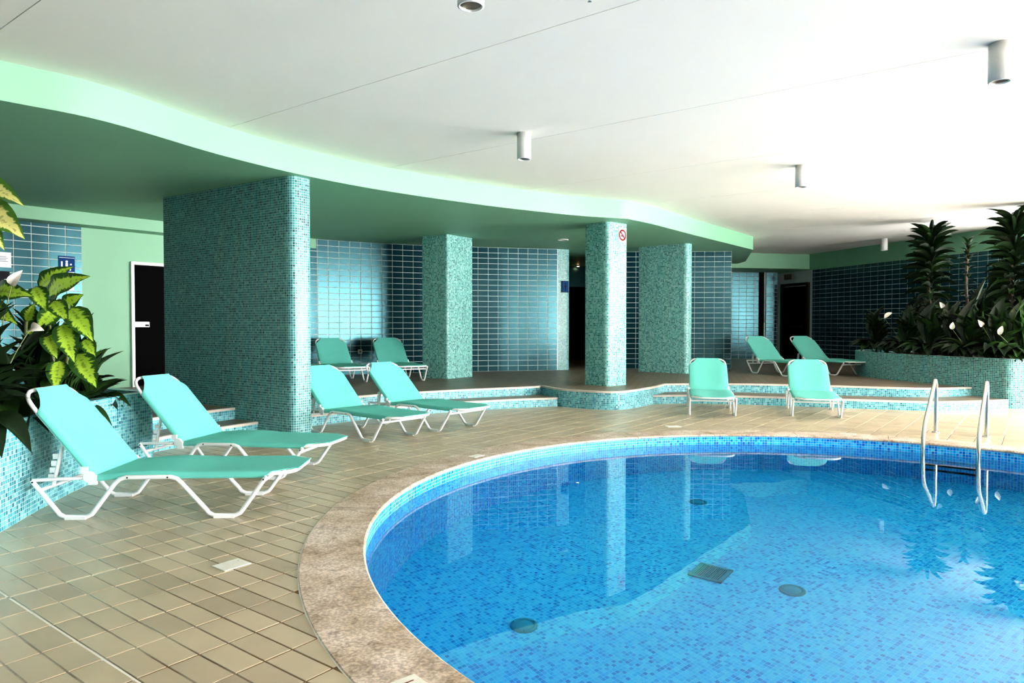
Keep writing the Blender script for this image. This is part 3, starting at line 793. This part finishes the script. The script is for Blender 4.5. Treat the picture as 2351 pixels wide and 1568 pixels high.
# toilet sign on the rounded end of the centre wall
e = empty('toilet_sign', (1.155, 15.215, 2.09), R(21), 'small blue toilet sign on the mosaic wall end by the corridor', 'sign')
mb = MB(); mb.box((0, -.01, 0), (.15, .012, .25)); mb.build('board', 'blue_sign', e)
mb = MB(); disc(mb, 0, .06, .02, -.018); rect(mb, -.025, -.02, .025, .035, -.018); rect(mb, -.014, -.085, .014, -.02, -.018); mb.build('pictogram', 'dark_print', e)
for z in (.118, -.118):
    mb = MB(); mb.box((0, -.013, z), (.155, .014, .014)); mb.build('clip_rail', 'dark_print', e)
# wall socket by the left platform loungers
e = empty('wall_socket', (-3.02, 13.87, .73), R(33), 'small grey wall socket between the left platform loungers', 'socket')
mb = MB(); mb.box((0, -.012, 0), (.085, .014, .085)); mb.build('plate', 'lamp_grey', e)
mb = MB(); disc(mb, 0, 0, .024, -.0195); mb.build('outlet', 'lamp_in', e)

# ------------------------------------------------------------------ lamps
def downlight(x, y, label):
    e = empty('ceiling_downlight', (x, y, ZC), 0, label, 'lamp', None, 'cylindrical downlights under the white ceiling')
    mb = MB(); mb.lathe([(.0005, 0), (.071, 0), (.071, -.26), (.066, -.262), (.064, -.26), (.064, -.20)], n=28); mb.build('body', 'lamp_grey', e)
    mb = MB(); mb.lathe([(.064, -.255), (.05, -.215), (.035, -.195), (.0005, -.19)], n=24); mb.build('reflector', 'lamp_in', e)
    mb = MB(); mb.lathe([(.066, -.256), (.066, -.2635), (.059, -.2635), (.058, -.252)], n=28); mb.build('rim', 'white', e)
    mb = MB(); mb.lathe([(.0005, -.225), (.02, -.222), (.026, -.205), (.026, -.192)], n=16); mb.build('bulb', 'white', e)
downlight(.121, 7.109, 'white cylinder downlight above the pool centre left')
downlight(3.514, 8.533, 'white cylinder downlight over the far pool edge, right of centre')
downlight(3.364, 4.86, 'large looking white cylinder downlight at the right edge')
downlight(8.333, 15.7, 'small far cylinder downlight near the right wall')
downlight(-.217, 3.72, 'downlight cut off by the top edge of the picture')
def recessed(x, y, z, label):
    e = empty('recessed_spot', (x, y, z), 0, label, 'lamp')
    mb = MB(); mb.lathe([(.11, 0), (.105, -.012), (.085, -.014), (.08, -.004)], n=24); mb.build('rim', 'lamp_grey', e)
    mb = MB(); mb.lathe([(.08, -.004), (.0005, -.002)], n=24); mb.build('lens', 'lamp_in', e)
recessed(.98, 13.5, ZS, 'flat round spot set in the green soffit left of the pillar')
e = empty('corridor_lamp', (1.81, 19.2, 2.9), 0, 'tiny lit warm lamp inside the dark corridor', 'lamp')
mb = MB(); mb.lathe([(.05, 0), (.05, -.02), (.035, -.03), (.0005, -.03)], n=18); mb.build('rim', 'lamp_in', e)
mg, ntg, bb = newmat('corridor_glow'); bb.inputs['Emission Color'].default_value = (1, .62, .28, 1); bb.inputs['Emission Strength'].default_value = 1.5
mb = MB(); mb.lathe([(.034, -.031), (.02, -.04), (.0005, -.043)], n=16); mb.build('bulb', mg, e)
e = empty('ceiling_sprinkler', (.46, 4.19, ZC), 0, 'tiny sprinkler head on the white ceiling near the top edge', 'sprinkler')
mb = MB(); mb.lathe([(.014, 0), (.014, -.006), (.006, -.008), (.006, -.02), (.0005, -.02)], n=12); mb.build('head', 'lamp_grey', e)
mb = MB(); mb.lathe([(.012, -.021), (.0005, -.024)], n=12); mb.build('deflector', 'steel', e)

# ------------------------------------------------------------------ pool ladder
def lerp(a, c, t): return a + (c - a) * t
e = empty('pool_ladder', (5.13, 7.97, 0), 0, 'polished steel ladder with two curved handrails at the right pool edge', 'ladder')
prof = spline([(0, 0), (0, .3), (.004, .5), (.03, .575), (.09, .618), (.16, .605), (.24, .56), (.6, .385), (.93, .225), (1.04, .13), (1.09, .02), (1.105, -.2), (1.11, -1.05)], 5)
sides = [(V2(4.943, 8.131), V2(4.262, 7.232)), (V2(5.321, 7.812), V2(4.626, 6.912))]
fr = []
for a, c in sides:
    d = (c - a).normalized(); mb = MB()
    mb.tube([(*(a + d * s_ - V2(5.13, 7.97)), z) for s_, z in prof], .0195, 12); rail = mb.build('handrail', 'steel', e)
    mb = MB(); mb.lathe([(.042, .0), (.042, .006), (.03, .014), (.02, .016)], (*(a - V2(5.13, 7.97)), 0), 20); mb.build('floor_flange', 'steel', e)
    fr.append(a + d * 1.108)
for z in (-.30, -.55, -.80):
    a, c = fr; m_ = (a + c) / 2 - V2(5.13, 7.97); d = c - a
    mb = MB(); mb.box((m_.x, m_.y, z), (d.length - .02, .075, .03), rz=math.atan2(d.y, d.x)); mb.build('tread', 'tread', e)

# ------------------------------------------------------------------ white marker plates
def plate(x, y, w, h, rz, label, z=.004, cat='marker'):
    e = empty('depth_marker', (x, y, z), rz, label, cat, None, 'white plates in deck and coping')
    mb = MB(); tile_faces(mb, [V2(-w / 2, -h / 2), V2(w / 2, -h / 2), V2(w / 2, h / 2), V2(-w / 2, h / 2)], .0035, .0035, .001); mb.build('plate', 'plaque', e); return e
e = plate(-1.463, 3.62, .15, .125, R(53), 'square white cover plate in the tan tiles in front of the nearest lounger', .0005)
mb = MB(); mb.lathe([(.004, .0035), (.0005, .0042)], (.055, .03, 0), 8); mb.build('screw', 'lamp_in', e)
plate(1.991, 8.623, .17, .12, R(10), 'small white plate in the deck in front of the left pool-facing lounger', .0005)
plate(3.86, 8.00, .17, .07, R(-22), 'narrow white plate on the coping in front of the right pool-facing lounger', .0045)
plate(-.343, 6.64, .15, .09, R(54), 'small white plate on the coping near the two loungers by the steps', .0045)
e = plate(-.3385, 2.378, .15, .10, R(-50), 'white depth plate with red figures at the bottom edge on the coping', .0045)
cu = bpy.data.curves.new('depth_text', 'FONT'); cu.body = '1,40'; cu.size = .06; cu.align_x = 'CENTER'; cu.align_y = 'CENTER'
to = bpy.data.objects.new('depth_text', cu); COL.objects.link(to)
me = bpy.data.meshes.new_from_object(to.evaluated_get(bpy.context.evaluated_depsgraph_get()))
bpy.data.objects.remove(to); me.materials.clear(); me.materials.append(M['red'])
link('depth_figures', me, e, (0, 0, .0042))

# ------------------------------------------------------------------ loungers
HW = .305
def lounger_meshes(back_deg):
    ba = R(back_deg); dx, dz = -math.cos(ba), math.sin(ba)      # up the backrest
    nx, nz = math.sin(ba), math.cos(ba)                          # out of its face
    hx, hz = -.39, .275
    out = {}
    r_ = .0145
    def side(s):
        y = s * HW
        pts = [(-.745, .252), (-.735, .235), (-.592, .056), (-.572, .030), (-.538, .0145), (-.405, .0145), (-.372, .030), (-.352, .056), (-.225, .228), (-.195, .256), (-.155, .268), (.13, .268), (.17, .256), (.20, .226), (.352, .056), (.372, .030), (.405, .0145), (.538, .0145), (.572, .030), (.592, .056), (.73, .25), (.742, .262)]
        mb = MB(); mb.tube([(x, y, z) for x, z in pts], r_, 10); return mb
    out['side'] = [side(s).mesh('side_frame', 'white') for s in (1, -1)]
    def caps(s, x):
        mb = MB(); mb.box((x, s * HW, .009), (.13, .036, .018)); return mb.mesh('foot_pad', 'white')
    out['pads'] = [[caps(s, x) for x in (-.47, .47)] for s in (1, -1)]
    mb = MB(); mb.tube([(0, -.0033, 0), (0, .0033, 0)], .0055, 8); out['bolt'] = mb.mesh('bolt', 'dark_print')
    def rail(s):
        mb = MB(); mb.tube([(-.745, s * (HW - .008), .252), (-.42, s * (HW - .014), .264), (-.30, s * (HW - .034), .272), (.70, s * (HW - .034), .276)], .0115, 8); return mb.mesh('seat_rail', 'white')
    out['rails'] = [rail(s) for s in (1, -1)]
    # foot end loop
    q = .2775; yw = HW - .03
    P = spline([(.62, yw, q), (.74, yw, q), (.83, yw - .025, q), (.885, yw - .085, q), (.90, yw - .15, q), (.90, 0, q), (.90, -yw + .15, q), (.885, -yw + .085, q), (.83, -yw + .025, q), (.74, -yw, q), (.62, -yw, q)], 4)
    mb = MB(); mb.tube(P, .0135, 10); out['foot_loop'] = mb.mesh('foot_frame', 'white')
    mb = MB(); mb.tube([(.70, HW, .222), (.70, -HW, .222)], .012, 8); out['bar_f'] = mb.mesh('cross_bar', 'white')
    mb = MB(); mb.tube([(-.69, HW, .19), (-.69, -HW, .19)], .012, 8); out['bar_r'] = mb.mesh('cross_bar', 'white')
    # back frame loop
    BL = .70; bw = .272
    def bp(t, y, o=0.): return (hx + dx * t + nx * o, y, hz + dz * t + nz * o)
    P = spline([bp(0, bw), bp(.3, bw), bp(BL - .15, bw), bp(BL - .06, bw - .02), bp(BL - .015, bw - .07), bp(BL, bw - .14), bp(BL, 0), bp(BL, -bw + .14), bp(BL - .015, -bw + .07), bp(BL - .06, -bw + .02), bp(BL - .15, -bw), bp(.3, -bw), bp(0, -bw)], 4)
    mb = MB(); mb.tube(P, .0135, 10); out['back_frame'] = mb.mesh('back_frame', 'white')
    # slings: cloth sheets that wrap the rails, corners cut away at the free end
    def sheet(fn, name, L, hw, cut0, cut1, sag, nseg=26, nacross=8, cc=.155, cy=.12):
        mb = MB(); top = []; bot = []
        for i in range(nseg + 1):
            t = i / nseg; l = t * L
            w = hw
            k = (l - (L - cc)) / cc
            if cut1 and k > 0: w = hw - cy * (1 - max(0., 1 - k) ** 1.6)
            rowt = []; rowb = []
            cutrow = cut1 and k > 0
            for v in (-1, -.984, -.93, -.6, -.25, .25, .6, .93, .984, 1):
                av = abs(v)
                h = -sag * max(0, 1 - (v / .93) ** 2) * math.sin(math.pi * min(1, max(0, t))) + .0175
                lo_ = h - .007
                if cutrow:
                    if av == 1: h, lo_ = .0165, .0125
                elif av == 1: h, lo_ = -.014, -.024
                elif av == .984: h, lo_ = .0115, -.020
                rowt.append(fn(l, v * (w + .018), h)); rowb.append(fn(l, v * (w + .014), lo_))
            top.append(rowt); bot.append(rowb)
        mb.grid(top); k0 = len(mb.f)
        mb.grid(bot); mb.f[k0:] = [tuple(reversed(f)) for f in mb.f[k0:]]
        n = len(top)
        for a_, b_ in ((0, 1),):
            mb.grid([[r0[0] for r0 in bot], [r0[0] for r0 in top]]); mb.grid([[r0[-1] for r0 in top], [r0[-1] for r0 in bot]])
            mb.grid([top[0], bot[0]]); mb.grid([bot[-1], top[-1]])
        return mb.mesh(name, 'sling')
    out['back_sling'] = sheet(lambda l, y, h: (hx + .03 + dx * l + nx * h, y, hz - .005 + dz * l + nz * h), 'back_sling', BL + .012, bw, False, True, .02)
    def seat(l, y, h):
        x = hx + .03 + l
        dip = -.012 * math.exp(-((l - .0) / .12) ** 2) + .010 * math.exp(-((l - .36) / .16) ** 2)
        return (x, y, q + h + dip)
    out['seat_sling'] = sheet(seat, 'seat_sling', .90 + .39 - .03 + .014, yw, False, True, .018, 34)
    # seam across the seat
    mb = MB(); mb.tube([(-.02, -yw, q + .014), (-.02, -yw * .5, q + .010), (-.02, 0, q + .008), (-.02, yw * .5, q + .010), (-.02, yw, q + .014)], .0022, 6); out['seam'] = mb.mesh('seam', 'sling')
    def hinge(s):
        mb = MB(); y = s * .291
        mb.tube([(hx, y - .014, hz - .005), (hx, y + .014, hz - .005)], .036, 14); mb.box((hx + .02, y, hz - .025), (.05, .024, .06)); mb.box((hx + dx * .05, y, hz + dz * .05), (.045, .022, .045)); return mb.mesh('hinge', 'white')
    out['hinges'] = [hinge(s) for s in (1, -1)]
    # notched recline strut behind the back
    a = Vector(bp(.30, 0, -.02)); c = Vector((-.665, 0, .20))
    def strut(y):
        mb = MB(); p0 = Vector((a.x, y, a.z)); p1 = Vector((c.x, y, c.z)); mb.tube([p0, p1], .012, 8)
        for k in range(4):
            m_ = p0.lerp(p1, .38 + .15 * k); mb.box((m_.x - .02, m_.y, m_.z + .008), (.042, .016, .034))
        return mb.mesh('recline_strut', 'white')
    out['struts'] = [strut(y) for y in (.215, -.215)]
    mb = MB(); mb.tube([(a.x, .25, a.z), (a.x, -.25, a.z)], .009, 8); out['strut_bar'] = mb.mesh('strut_bar', 'white')
    return out
_lm = {}
def lounger(x, y, z, deg, back, label):
    if back not in _lm: _lm[back] = lounger_meshes(back)
    L = _lm[back]
    e = empty('sun_lounger', (x, y, z), R(deg), label, 'sun lounger', None, 'turquoise sling loungers round the pool')
    for k in (0, 1):
        f = link('side_frame', L['side'][k], e)
        for p_ in L['pads'][k]: link('foot_pad', p_, f)
        for bx_, bz_ in ((-.14, .268), (.115, .268), (.725, .248), (-.735, .243)): link('bolt', L['bolt'], f, (bx_, (1 - 2 * k) * (HW + .0132), bz_))
        link('seat_rail', L['rails'][k], e); link('hinge', L['hinges'][k], e); link('recline_strut', L['struts'][k], e)
    link('foot_frame', L['foot_loop'], e); link('cross_bar', L['bar_f'], e); link('cross_bar', L['bar_r'], e); link('strut_bar', L['strut_bar'], e)
    link('back_frame', L['back_frame'], e); link('back_sling', L['back_sling'], e)
    s_ = link('seat_sling', L['seat_sling'], e); link('seam', L['seam'], s_)
    return e
lounger(-2.355, 4.809, .0, 2.5, 51, 'nearest turquoise lounger, standing along the left planter')
lounger(-2.353, 6.04, .0, -11, 48, 'turquoise lounger just behind the nearest one, in front of the dark partition')
lounger(-1.718, 8.036, .0, -40.4, 42, 'turquoise deck lounger partly hidden by the bright end of the partition')
lounger(-1.078, 8.77, .0, -40.1, 42, 'turquoise deck lounger with its back to the left steps, second from the partition')
lounger(-3.02, 12.338, HP, -63, 40, 'turquoise lounger on the left platform, close behind the partition end')
lounger(-2.052, 12.656, HP, -65.7, 40, 'turquoise lounger on the left platform, beside the mosaic column')
lounger(2.898, 10.205, .0, -103, 39, 'turquoise lounger facing the pool, left one in front of the right steps')
lounger(4.307, 10.004, .0, -108, 38, 'turquoise lounger facing the pool, right one in front of the right steps')
lounger(5.368, 13.854, HP, -74, 41, 'turquoise lounger on the dim right platform, left of its pair')
lounger(6.405, 14.098, HP, -74, 41, 'turquoise lounger on the dim right platform, next to the right planter')

# ------------------------------------------------------------------ planters
def planter(name, path, zt, label, inner, m_, z0=-.006, th=.11, loc_top='stone'):
    P = [Vector(p) for p in path]; bk = []
    for i, p in enumerate(P):
        t = (P[min(i + 1, len(P) - 1)] - P[max(i - 1, 0)]).normalized(); bk.append(p + V2(-t.y, t.x) * th)
    mb = MB(); curtain(mb, P, z0, zt, 0); curtain(mb, list(reversed(bk)), z0, zt, 0)
    mb.grid([[V3(*p, zt) for p in P], [V3(*p, zt) for p in bk]], [[(a, 0) for a in arclen(P)], [(a, th) for a in arclen(P)]], 0, sm=False)
    o = struct(mb.build(name, m_), label, 'planter')
    mb = MB(); mb.face([V3(*p, zt - .07) for p in bk] + [V3(*p, zt - .07) for p in inner]); mb.build('soil', 'soil', o)
    return o
lp = spline([(-2.55, 1.6), (-2.80, 2.8), (-2.97, 3.6), (-3.10, 4.23), (-3.245, 4.9), (-3.33, 5.5), (-3.32, 5.95), (-3.26, 6.32)], 6) + [V2(-3.30, 6.40), V2(-3.9, 6.75), V2(-4.6, 7.15)]
planter('planter_left', lp, .65, 'curved planter of aqua mosaic beside the nearest lounger', [V2(-6.4, 7.2), V2(-6.4, 1.6)], 'mosaic_aqua')
rp_ = [V2(8.9, 15.3)] + spline([(8.0, 15.1), (7.1, 14.4), (6.72, 13.4), (6.80, 12.5), (7.02, 11.7), (7.28, 11.0), (7.42, 10.62)], 6) + [V2(7.44, 10.50), V2(7.52, 10.47)] + [V2(8.6, 10.52), V2(10.3, 10.62), V2(10.45, 10.75), V2(10.5, 13.1)]
rp_ = [Vector(p) for p in rp_]
planter('planter_right', rp_, .745, 'curved planter of teal mosaic under the tall plants on the right', [V2(9.9, 13.1), V2(9.4, 14.7)], 'mosaic')

# ------------------------------------------------------------------ plants
def leaf_mesh(name, m_, petiole=0., bow=.12, fold=.18, pw=.9, n=9, wave=0.):
    rows = []; uvs = []
    for i in range(n + 1):
        t = i / n
        if t < petiole: w = .035
        else:
            q = (t - petiole) / (1 - petiole); w = max(.004 if q > .99 else .035 if petiole else .02, math.sin(math.pi * min(1, q ** .78)) ** pw)
        z = 4 * bow * t * (1 - t)
        r_ = []; u_ = []
        for v in (-1, -.5, 0, .5, 1):
            r_.append((t, v * w * .5, z + abs(v) * w * fold * .5 + wave * math.sin(t * 17 + v) * abs(v) * .02)); u_.append((t, .5 + v * .5))
        rows.append(r_); uvs.append(u_)
    mb = MB(); mb.grid(rows, uvs); return mb.mesh(name, m_)
LM = {
    'var': leaf_mesh('leaf', 'leaf_var', 0, .10, .12, .85, 9, 1.), 'pale': leaf_mesh('leaf', 'leaf_pale', 0, .10, .12, .85, 9, 1.),
    'lily': leaf_mesh('leaf', 'leaf_dark', .30, .22, .2), 'lily_mid': leaf_mesh('leaf', 'leaf_mid', .30, .22, .2),
    'dark': leaf_mesh('leaf', 'leaf_dark', .0, .12, .2), 'mid': leaf_mesh('leaf', 'leaf_mid', .0, .15, .2),
    'strap': leaf_mesh('leaf', 'leaf_dark', .0, .10, .3, .55), 'petal': leaf_mesh('petal', 'petal', .0, .16, .5, .8),
}
def put_leaf(kind, base, tip, nrm, width, parent, name='leaf'):
    b_, t_ = Vector(base), Vector(tip); X = t_ - b_; L = X.length; X.normalize()
    Z = Vector(nrm); Z = (Z - X * Z.dot(X))
    if Z.length < 1e-4: Z = X.orthogonal()
    Z.normalize(); Y = Z.cross(X)
    Mx = Matrix(((X.x * L, Y.x * width, Z.x * L, b_.x - parent.location.x), (X.y * L, Y.y * width, Z.y * L, b_.y - parent.location.y), (X.z * L, Y.z * width, Z.z * L, b_.z - parent.location.z), (0, 0, 0, 1)))
    o = link(name, LM[kind], parent); o.matrix_basis = Mx; return o
# variegated plant in the left planter: leaves given by base and tip
pl = empty('variegated_plant', (-3.82, 5.75, .58), 0, 'variegated dumb cane with large yellow green leaves in the left planter', 'plant')
LV = [  # base, tip, width in metres
    ((-3.947, 5.850, 1.552), (-3.570, 5.700, 1.728), 0.13),
    ((-3.798, 5.750, 1.497), (-3.313, 5.500, 1.636), 0.16),
    ((-3.851, 5.650, 1.559), (-3.659, 5.500, 1.356), 0.12),
    ((-3.672, 5.600, 1.442), (-3.461, 5.450, 1.277), 0.12),
    ((-3.750, 5.750, 1.375), (-3.794, 5.600, 1.222), 0.13),
    ((-3.781, 5.900, 1.393), (-3.550, 5.800, 1.506), 0.12),
    ((-3.530, 5.600, 1.386), (-3.236, 5.400, 1.126), 0.16),
    ((-3.569, 5.550, 1.260), (-3.352, 5.350, 0.966), 0.15),
    ((-3.654, 5.500, 1.199), (-3.517, 5.400, 0.991), 0.12),
    ((-3.459, 5.650, 1.134), (-3.310, 5.550, 0.997), 0.10),
    ((-3.452, 5.550, 1.022), (-3.187, 5.350, 0.773), 0.16),
    ((-3.533, 5.450, 0.975), (-3.465, 5.300, 0.760), 0.13),
    ((-4.166, 5.600, 1.511), (-3.729, 5.450, 1.477), 0.15),
    ((-3.953, 5.700, 1.282), (-3.853, 5.650, 1.426), 0.10),
    ((-3.770, 5.600, 1.170), (-3.822, 5.500, 1.199), 0.10),
    ((-4.277, 5.700, 1.417), (-3.890, 5.500, 1.257), 0.13),
]
for b0, t0, w in LV:
    put_leaf('var', b0, t0, (.45, -.85, .25), w * 1.2, pl)
hub = [V3(-3.846, 5.800, 1.456), V3(-3.641, 5.700, 1.275), V3(-3.717, 5.650, 1.063), V3(-3.994, 5.750, 1.347)]
for h in hub:
    mb = MB(); mid_ = V3(h.x - .02, h.y + .05, h.z - .3)
    mb.tube([Vector((p[0], p[1], p[2])) - pl.location for p in spline([(-3.80, 5.8, .58), mid_, h], 5)], .014, 8); mb.build('stem', 'stem', pl)
pl = empty('pale_leaf_plant', (-4.1, 5.3, .58), 0, 'plant with pale yellow leaves reaching in at the left edge', 'plant')
for b0, t0, w in [((-3.983, 5.200, 2.304), (-3.473, 5.000, 2.097), 0.17), ((-3.916, 5.150, 2.135), (-3.474, 5.000, 1.865), 0.22), ((-3.958, 5.250, 2.201), (-3.722, 5.200, 2.098), 0.10), ((-3.848, 5.100, 2.032), (-3.657, 5.050, 1.790), 0.12)]:
    put_leaf('pale', b0, t0, (.4, -.8, .35), w, pl)
mb = MB(); h = V3(-3.953, 5.200, 2.208)
mb.tube([Vector(p) - pl.location for p in spline([(-4.1, 5.3, .56), (-4.12, 5.25, 1.4), h], 6)], [.02] * 6 + [.015] * 7, 8); mb.build('stem', 'stem', pl)

def clump(name, label, x, y, z, n, rad, hgt, kind, seed, wid=.11, lean=(0, 0), flowers=(), group=None, low=.0):
    rg = random.Random(seed)
    e = empty(name, (x, y, z), 0, label, 'plant', None, group)
    for k in range(n):
        a = 2 * math.pi * (k + rg.random() * .7) / n * 2.0
        f = (k + .5) / n                                          # inner leaves upright, outer ones droop
        r_ = rad * (.35 + .75 * f) * rg.uniform(.8, 1.15); h = hgt * (1.05 - .75 * f) * rg.uniform(.85, 1.15) - low * f
        b_ = V3(x + .04 * math.cos(a), y + .04 * math.sin(a), z + .02)
        t_ = V3(x + r_ * math.cos(a) + lean[0] * f, y + r_ * math.sin(a) + lean[1] * f, z + h)
        put_leaf(kind if rg.random() < .75 else {'lily': 'lily_mid', 'lily_mid': 'lily', 'dark': 'mid', 'mid': 'dark'}[kind], b_, t_, (-math.cos(a) * .5, -math.sin(a) * .5, 1), wid * rg.uniform(.8, 1.25), e)
    for (fx, fy, fz, dx, dy, dz) in flowers:
        mb = MB(); mb.tube([Vector(p) - e.location for p in spline([(x, y, z), ((x + fx) / 2, (y + fy) / 2, z + (fz - z) * .6), (fx, fy, fz)], 4)], .004, 6); st = mb.build('flower_stalk', 'stem', e)
        put_leaf('petal', (fx, fy, fz - .01), (fx + dx, fy + dy, fz + dz), (.55 if x < 0 else -.5, -.75, .3), .075, e, 'spathe')
    return e
clump('peace_lily', 'dark leaved peace lily with white flowers under the variegated plant', -3.68, 4.90, .58, 44, .44, .78, 'lily', 3, .18, (.14, -.16), [(-3.715, 5.200, 1.557, 0.097, -0.020, 0.102), (-3.512, 5.100, 1.231, 0.115, -0.020, -0.019)], 'peace lilies in the planters', .32)
clump('peace_lily', 'dark peace lily low at the left edge, hanging over the mosaic planter', -3.50, 4.38, .58, 44, .44, .62, 'lily', 5, .17, (.18, -.1), (), 'peace lilies in the planters', .32)
clump('peace_lily', 'dark peace lily behind the backrest of the nearest lounger', -3.72, 5.45, .58, 44, .40, .70, 'lily', 8, .17, (.08, -.08), (), 'peace lilies in the planters', .32)
clump('leafy_shrub', 'dark leafy shrub filling in behind the variegated plant', -3.98, 5.95, .58, 34, .42, .95, 'dark', 41, .15, (.0, 0))
clump('leafy_shrub', 'dark leafy shrub at the left edge behind the peace lilies', -4.0, 5.2, .58, 30, .42, .85, 'dark', 43, .15, (.05, 0))
clump('broad_leaf_plant', 'plant with long dark pointed leaves right of the variegated leaves', -3.86, 6.15, .58, 22, .44, .72, 'dark', 12, .15, (.04, 0))
clump('trailing_pothos', 'small leaved trailing plant at the right end of the left planter', -3.62, 6.0, .58, 90, .32, .42, 'mid', 15, .085, (.04, -.06), (), None, .16)
clump('trailing_pothos', 'low dark trailing plant spilling over the left planter behind the lounger back', -3.53, 5.6, .57, 80, .28, .36, 'mid', 17, .085, (.03, -.04), (), None, .22)

# right planter
lil = [(7.25, 13.6, 1, []), (7.45, 12.9, 2, [(6.705, 12.600, 1.383, 0.129, -0.020, 0.094)]), (7.45, 12.2, 3, []), (7.7, 11.9, 4, [(7.269, 11.800, 1.558, -0.072, -0.020, 0.087)]), (7.62, 11.4, 5, [(7.113, 11.300, 1.194, -0.000, -0.020, 0.112)]), (7.85, 11.05, 6, [(7.397, 11.000, 1.243, -0.083, -0.020, 0.096)]), (8.1, 10.9, 7, [(7.527, 10.800, 1.109, 0.038, -0.020, 0.135)]), (8.0, 12.6, 8, []), (8.5, 11.5, 9, [])]
LBL = ['far end of the right planter, behind the pair of dim loungers', 'right planter with the flower farthest left', 'right planter, middle of the dark mass', 'right planter below the left dracaena, flower highest up',
       'right planter front, with a round white flower', 'right planter, with a thin slanting white flower', 'right corner of the right planter, large lit leaves', 'right planter, behind the front row by the wall', 'right planter, behind the corner']
for (x, y, sd, fls), lb in zip(lil, LBL):
    clump('peace_lily', 'peace lily in the ' + lb, x - .18, y - .05, .67, 48, .52, .92, 'lily_mid' if sd == 7 else 'lily', 20 + sd, .17, (-.12, -.12), fls, 'peace lilies in the planters', .34)  # corner lily takes the lighter leaf, its light put into the colour
for (x_, y_, h_, sd), lb in zip([(8.7, 12.3, 1.85, 1), (8.9, 13.3, 1.3, 2), (9.3, 11.5, 2.1, 3), (8.2, 14.1, 1.05, 4), (8.0, 13.3, 1.15, 5)], ['between the two dracaenas', 'against the tiled wall left of the slender climber', 'out of view past the right edge, raised to shade the alcove', 'at the far end of the right planter', 'just behind the left dracaena']):  # third shrub is unseen, raised to keep window light off the alcove
    clump('leafy_shrub', 'dense dark shrub ' + lb, x_, y_, .67, 60, .55, h_, 'dark', 60 + sd, .2, (0, 0), (), 'dark shrubs in the right planter', .5)
def dracaena(name, x, y, top, label, n, seed, llen=.42, kind='strap', wid=.055, bush=.55):
    rg = random.Random(seed); e = empty(name, (x, y, .67), 0, label, 'plant')
    mb = MB(); P = spline([(x, y, .67), (x + .03, y, 1.3), (x - .03, y, 2.0), (x, y, top - .25)], 6)
    mb.tube([Vector(p) - e.location for p in P], .022, 8); mb.build('trunk', 'trunk', e)
    for k in range(n):
        f = k / n; zz = top - .2 - (top - 1.1) * f ** 1.15
        a = k * 2.39996; el = .75 - 1.0 * min(1, f * 1.6) + rg.uniform(-.25, .25)
        L = llen * (1.05 - .35 * f) * rg.uniform(.8, 1.15)
        b_ = V3(x + .02 * math.cos(a), y + .02 * math.sin(a), zz)
        t_ = b_ + V3(math.cos(a) * math.cos(el), math.sin(a) * math.cos(el), math.sin(el)) * L
        t_.z = min(t_.z, ZC - .03)
        put_leaf(kind if rg.random() < .8 else 'mid', b_, t_, (-math.cos(a) * .4, -math.sin(a) * .4, 1), wid * rg.uniform(.8, 1.2), e)
    return e
dracaena('dracaena', 7.74, 12.95, 3.05, 'tall dark dracaena with star shaped crown, left of the two tall plants', 170, 31, .46, 'strap', .085)
dracaena('dracaena', 8.05, 11.25, 3.02, 'tall dark dracaena at the right edge reaching the ceiling', 180, 33, .46, 'strap', .09)
dracaena('rubber_tree', 8.42, 11.0, 3.1, 'broad leaved tree at the far right edge, lit from the side', 200, 35, .44, 'mid', .16)
e = dracaena('slender_climber', 8.2, 12.6, 2.95, 'slender climbing stem with small leaves between the two dracaenas', 70, 37, .17, 'dark', .08)
